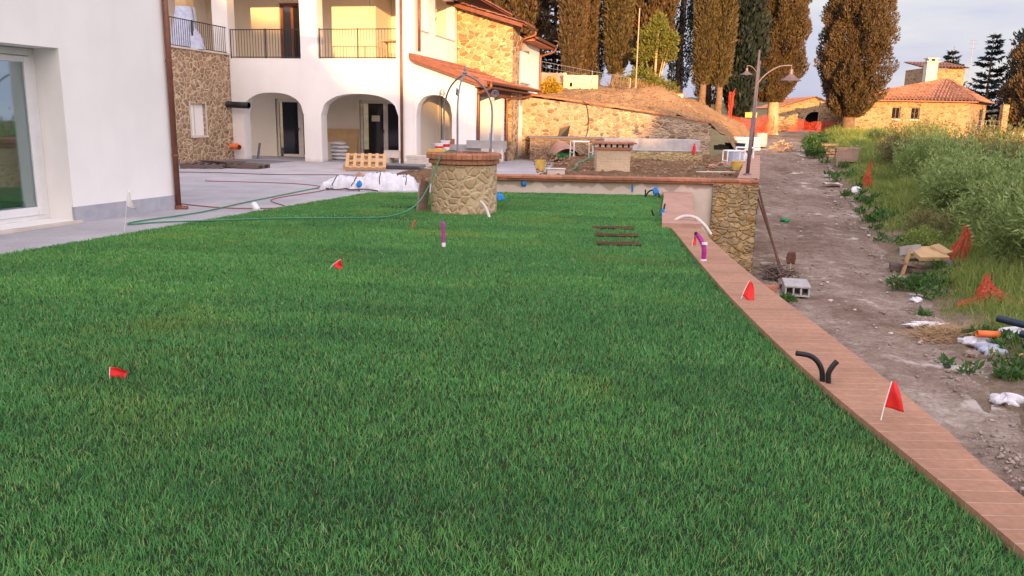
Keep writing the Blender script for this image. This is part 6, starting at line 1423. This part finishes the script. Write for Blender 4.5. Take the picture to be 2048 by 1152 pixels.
rb = thing('scrap_heap', 'heap of rusty scrap and twigs at the foot of the leaning bars', 'heap', (5.75, 17.1, road_z(17)))
m_ = MB()
for i in range(60): 
    a = random.random()*6.28; m_.tube([(random.gauss(0, .16), random.gauss(0, .18), random.random()*.3)]+[(random.gauss(0, .22), random.gauss(0, .25), random.random()*.35) for _ in range(1)], .014, 5)
m_.build('twigs', 'darkwood', rb)
m_ = MB()
for i in range(10): pass
for i in range(10):
    o = crumple_mb(.06, .07, .05, i+70, 6, .6).build('rubble', 'rock', rb); o.location = (random.gauss(.0, .22), -.35+random.gauss(0, .2), .02)
sh_ = thing('old_shovel', 'old rusty shovel standing in the scrap heap', 'shovel', (6.1, 17.3, road_z(17)))
MB().tube([(-.03, -.05, 0), (.0, .0, .35)], .018, 6).build('handle', 'palebark', sh_); MB().grid(8, 8, lambda a, b: ((a-.5)*.22*(1-.5*abs(b-.5)), .03*math.cos((a-.5)*3), .33+.27*b)).build('blade', 'rustmetal', sh_, smooth=True, solid=.006)
blob('green_rag', 'small green rag lying in the middle of the road', 'rag', (8.6, 25.3, road_z(25.3)+.01), (.14, .08, .05), 'greenpl', 81, .6)
blob('dark_lump', 'small dark lump on the road near the blue grey rag', 'stone', (6.25, 11.0, road_z(11)), (.05, .04, .03), 'black', 82, .4)
for i in range(14):
    y = 8+random.random()**1.5*34; x = road_l(y)+.5+random.random()*(road_r(y)-road_l(y)-.3); r_ = random.uniform(.02, .04)
    blob('road_stone', 'small pale stone lying loose on the road', 'stone', (x, y, road_z(y)), (r_*1.4, r_, r_*.6), 'slab', 90+i, .5, group='loose stones on the road', n=5, smooth=False)
bushy('green_weed', 'green weed bush at the far right edge of the road', 'weed', (16.2, 44.6, .25), 900, [(0, 0, .4, .5, 1), (.2, .3, .3, .35, 1)], .14, .07, 'weed', 61)
bushy('green_weed', 'lower green weed bush just before the pile of old pallets', 'weed', (15.75, 42.4, .0), 900, [(0, 0, .3, .45, 1), (-.2, .2, .25, .35, 1)], .14, .07, 'weed', 62)
bushy('green_weed', 'leafy weed clump between the red nets on the verge', 'weed', (8.3, 16.2, gz(8.3, 16.2)), 900, [(0, 0, .12, .26, .8), (.3, .2, .1, .2, .8), (-.25, .3, .1, .2, .8)], .09, .035, 'weed', 63)
bushy('green_weed', 'broad yellow green weed clump beside the timber log', 'weed', (11.6, 22.6, gz(11.6, 22.6)), 2600, [(0, 0, .3, .55, .8), (.5, .6, .3, .5, .8), (.2, -.7, .25, .45, .8), (.8, .0, .3, .45, .8)], .13, .03, 'olive_y', 64)
bushy('green_weed', 'weed clump on the verge behind the pile of boards', 'weed', (10.3, 20.2, gz(10.3, 20.2)), 1600, [(0, 0, .2, .4, .8), (.4, .4, .25, .4, .8)], .11, .03, 'tallgrass', 65)
bushy('green_weed', 'small weed clump at the foot of the pale concrete block', 'weed', (5.25, 14.9, road_z(15)), 350, [(0, 0, .06, .16, .7)], .07, .03, 'weed', 66)
bushy('green_weed', 'yellow weed in the road before the orange net', 'weed', (19.3, 63.0, .9), 500, [(0, 0, .3, .4, 1)], .16, .06, 'olive_y', 67)
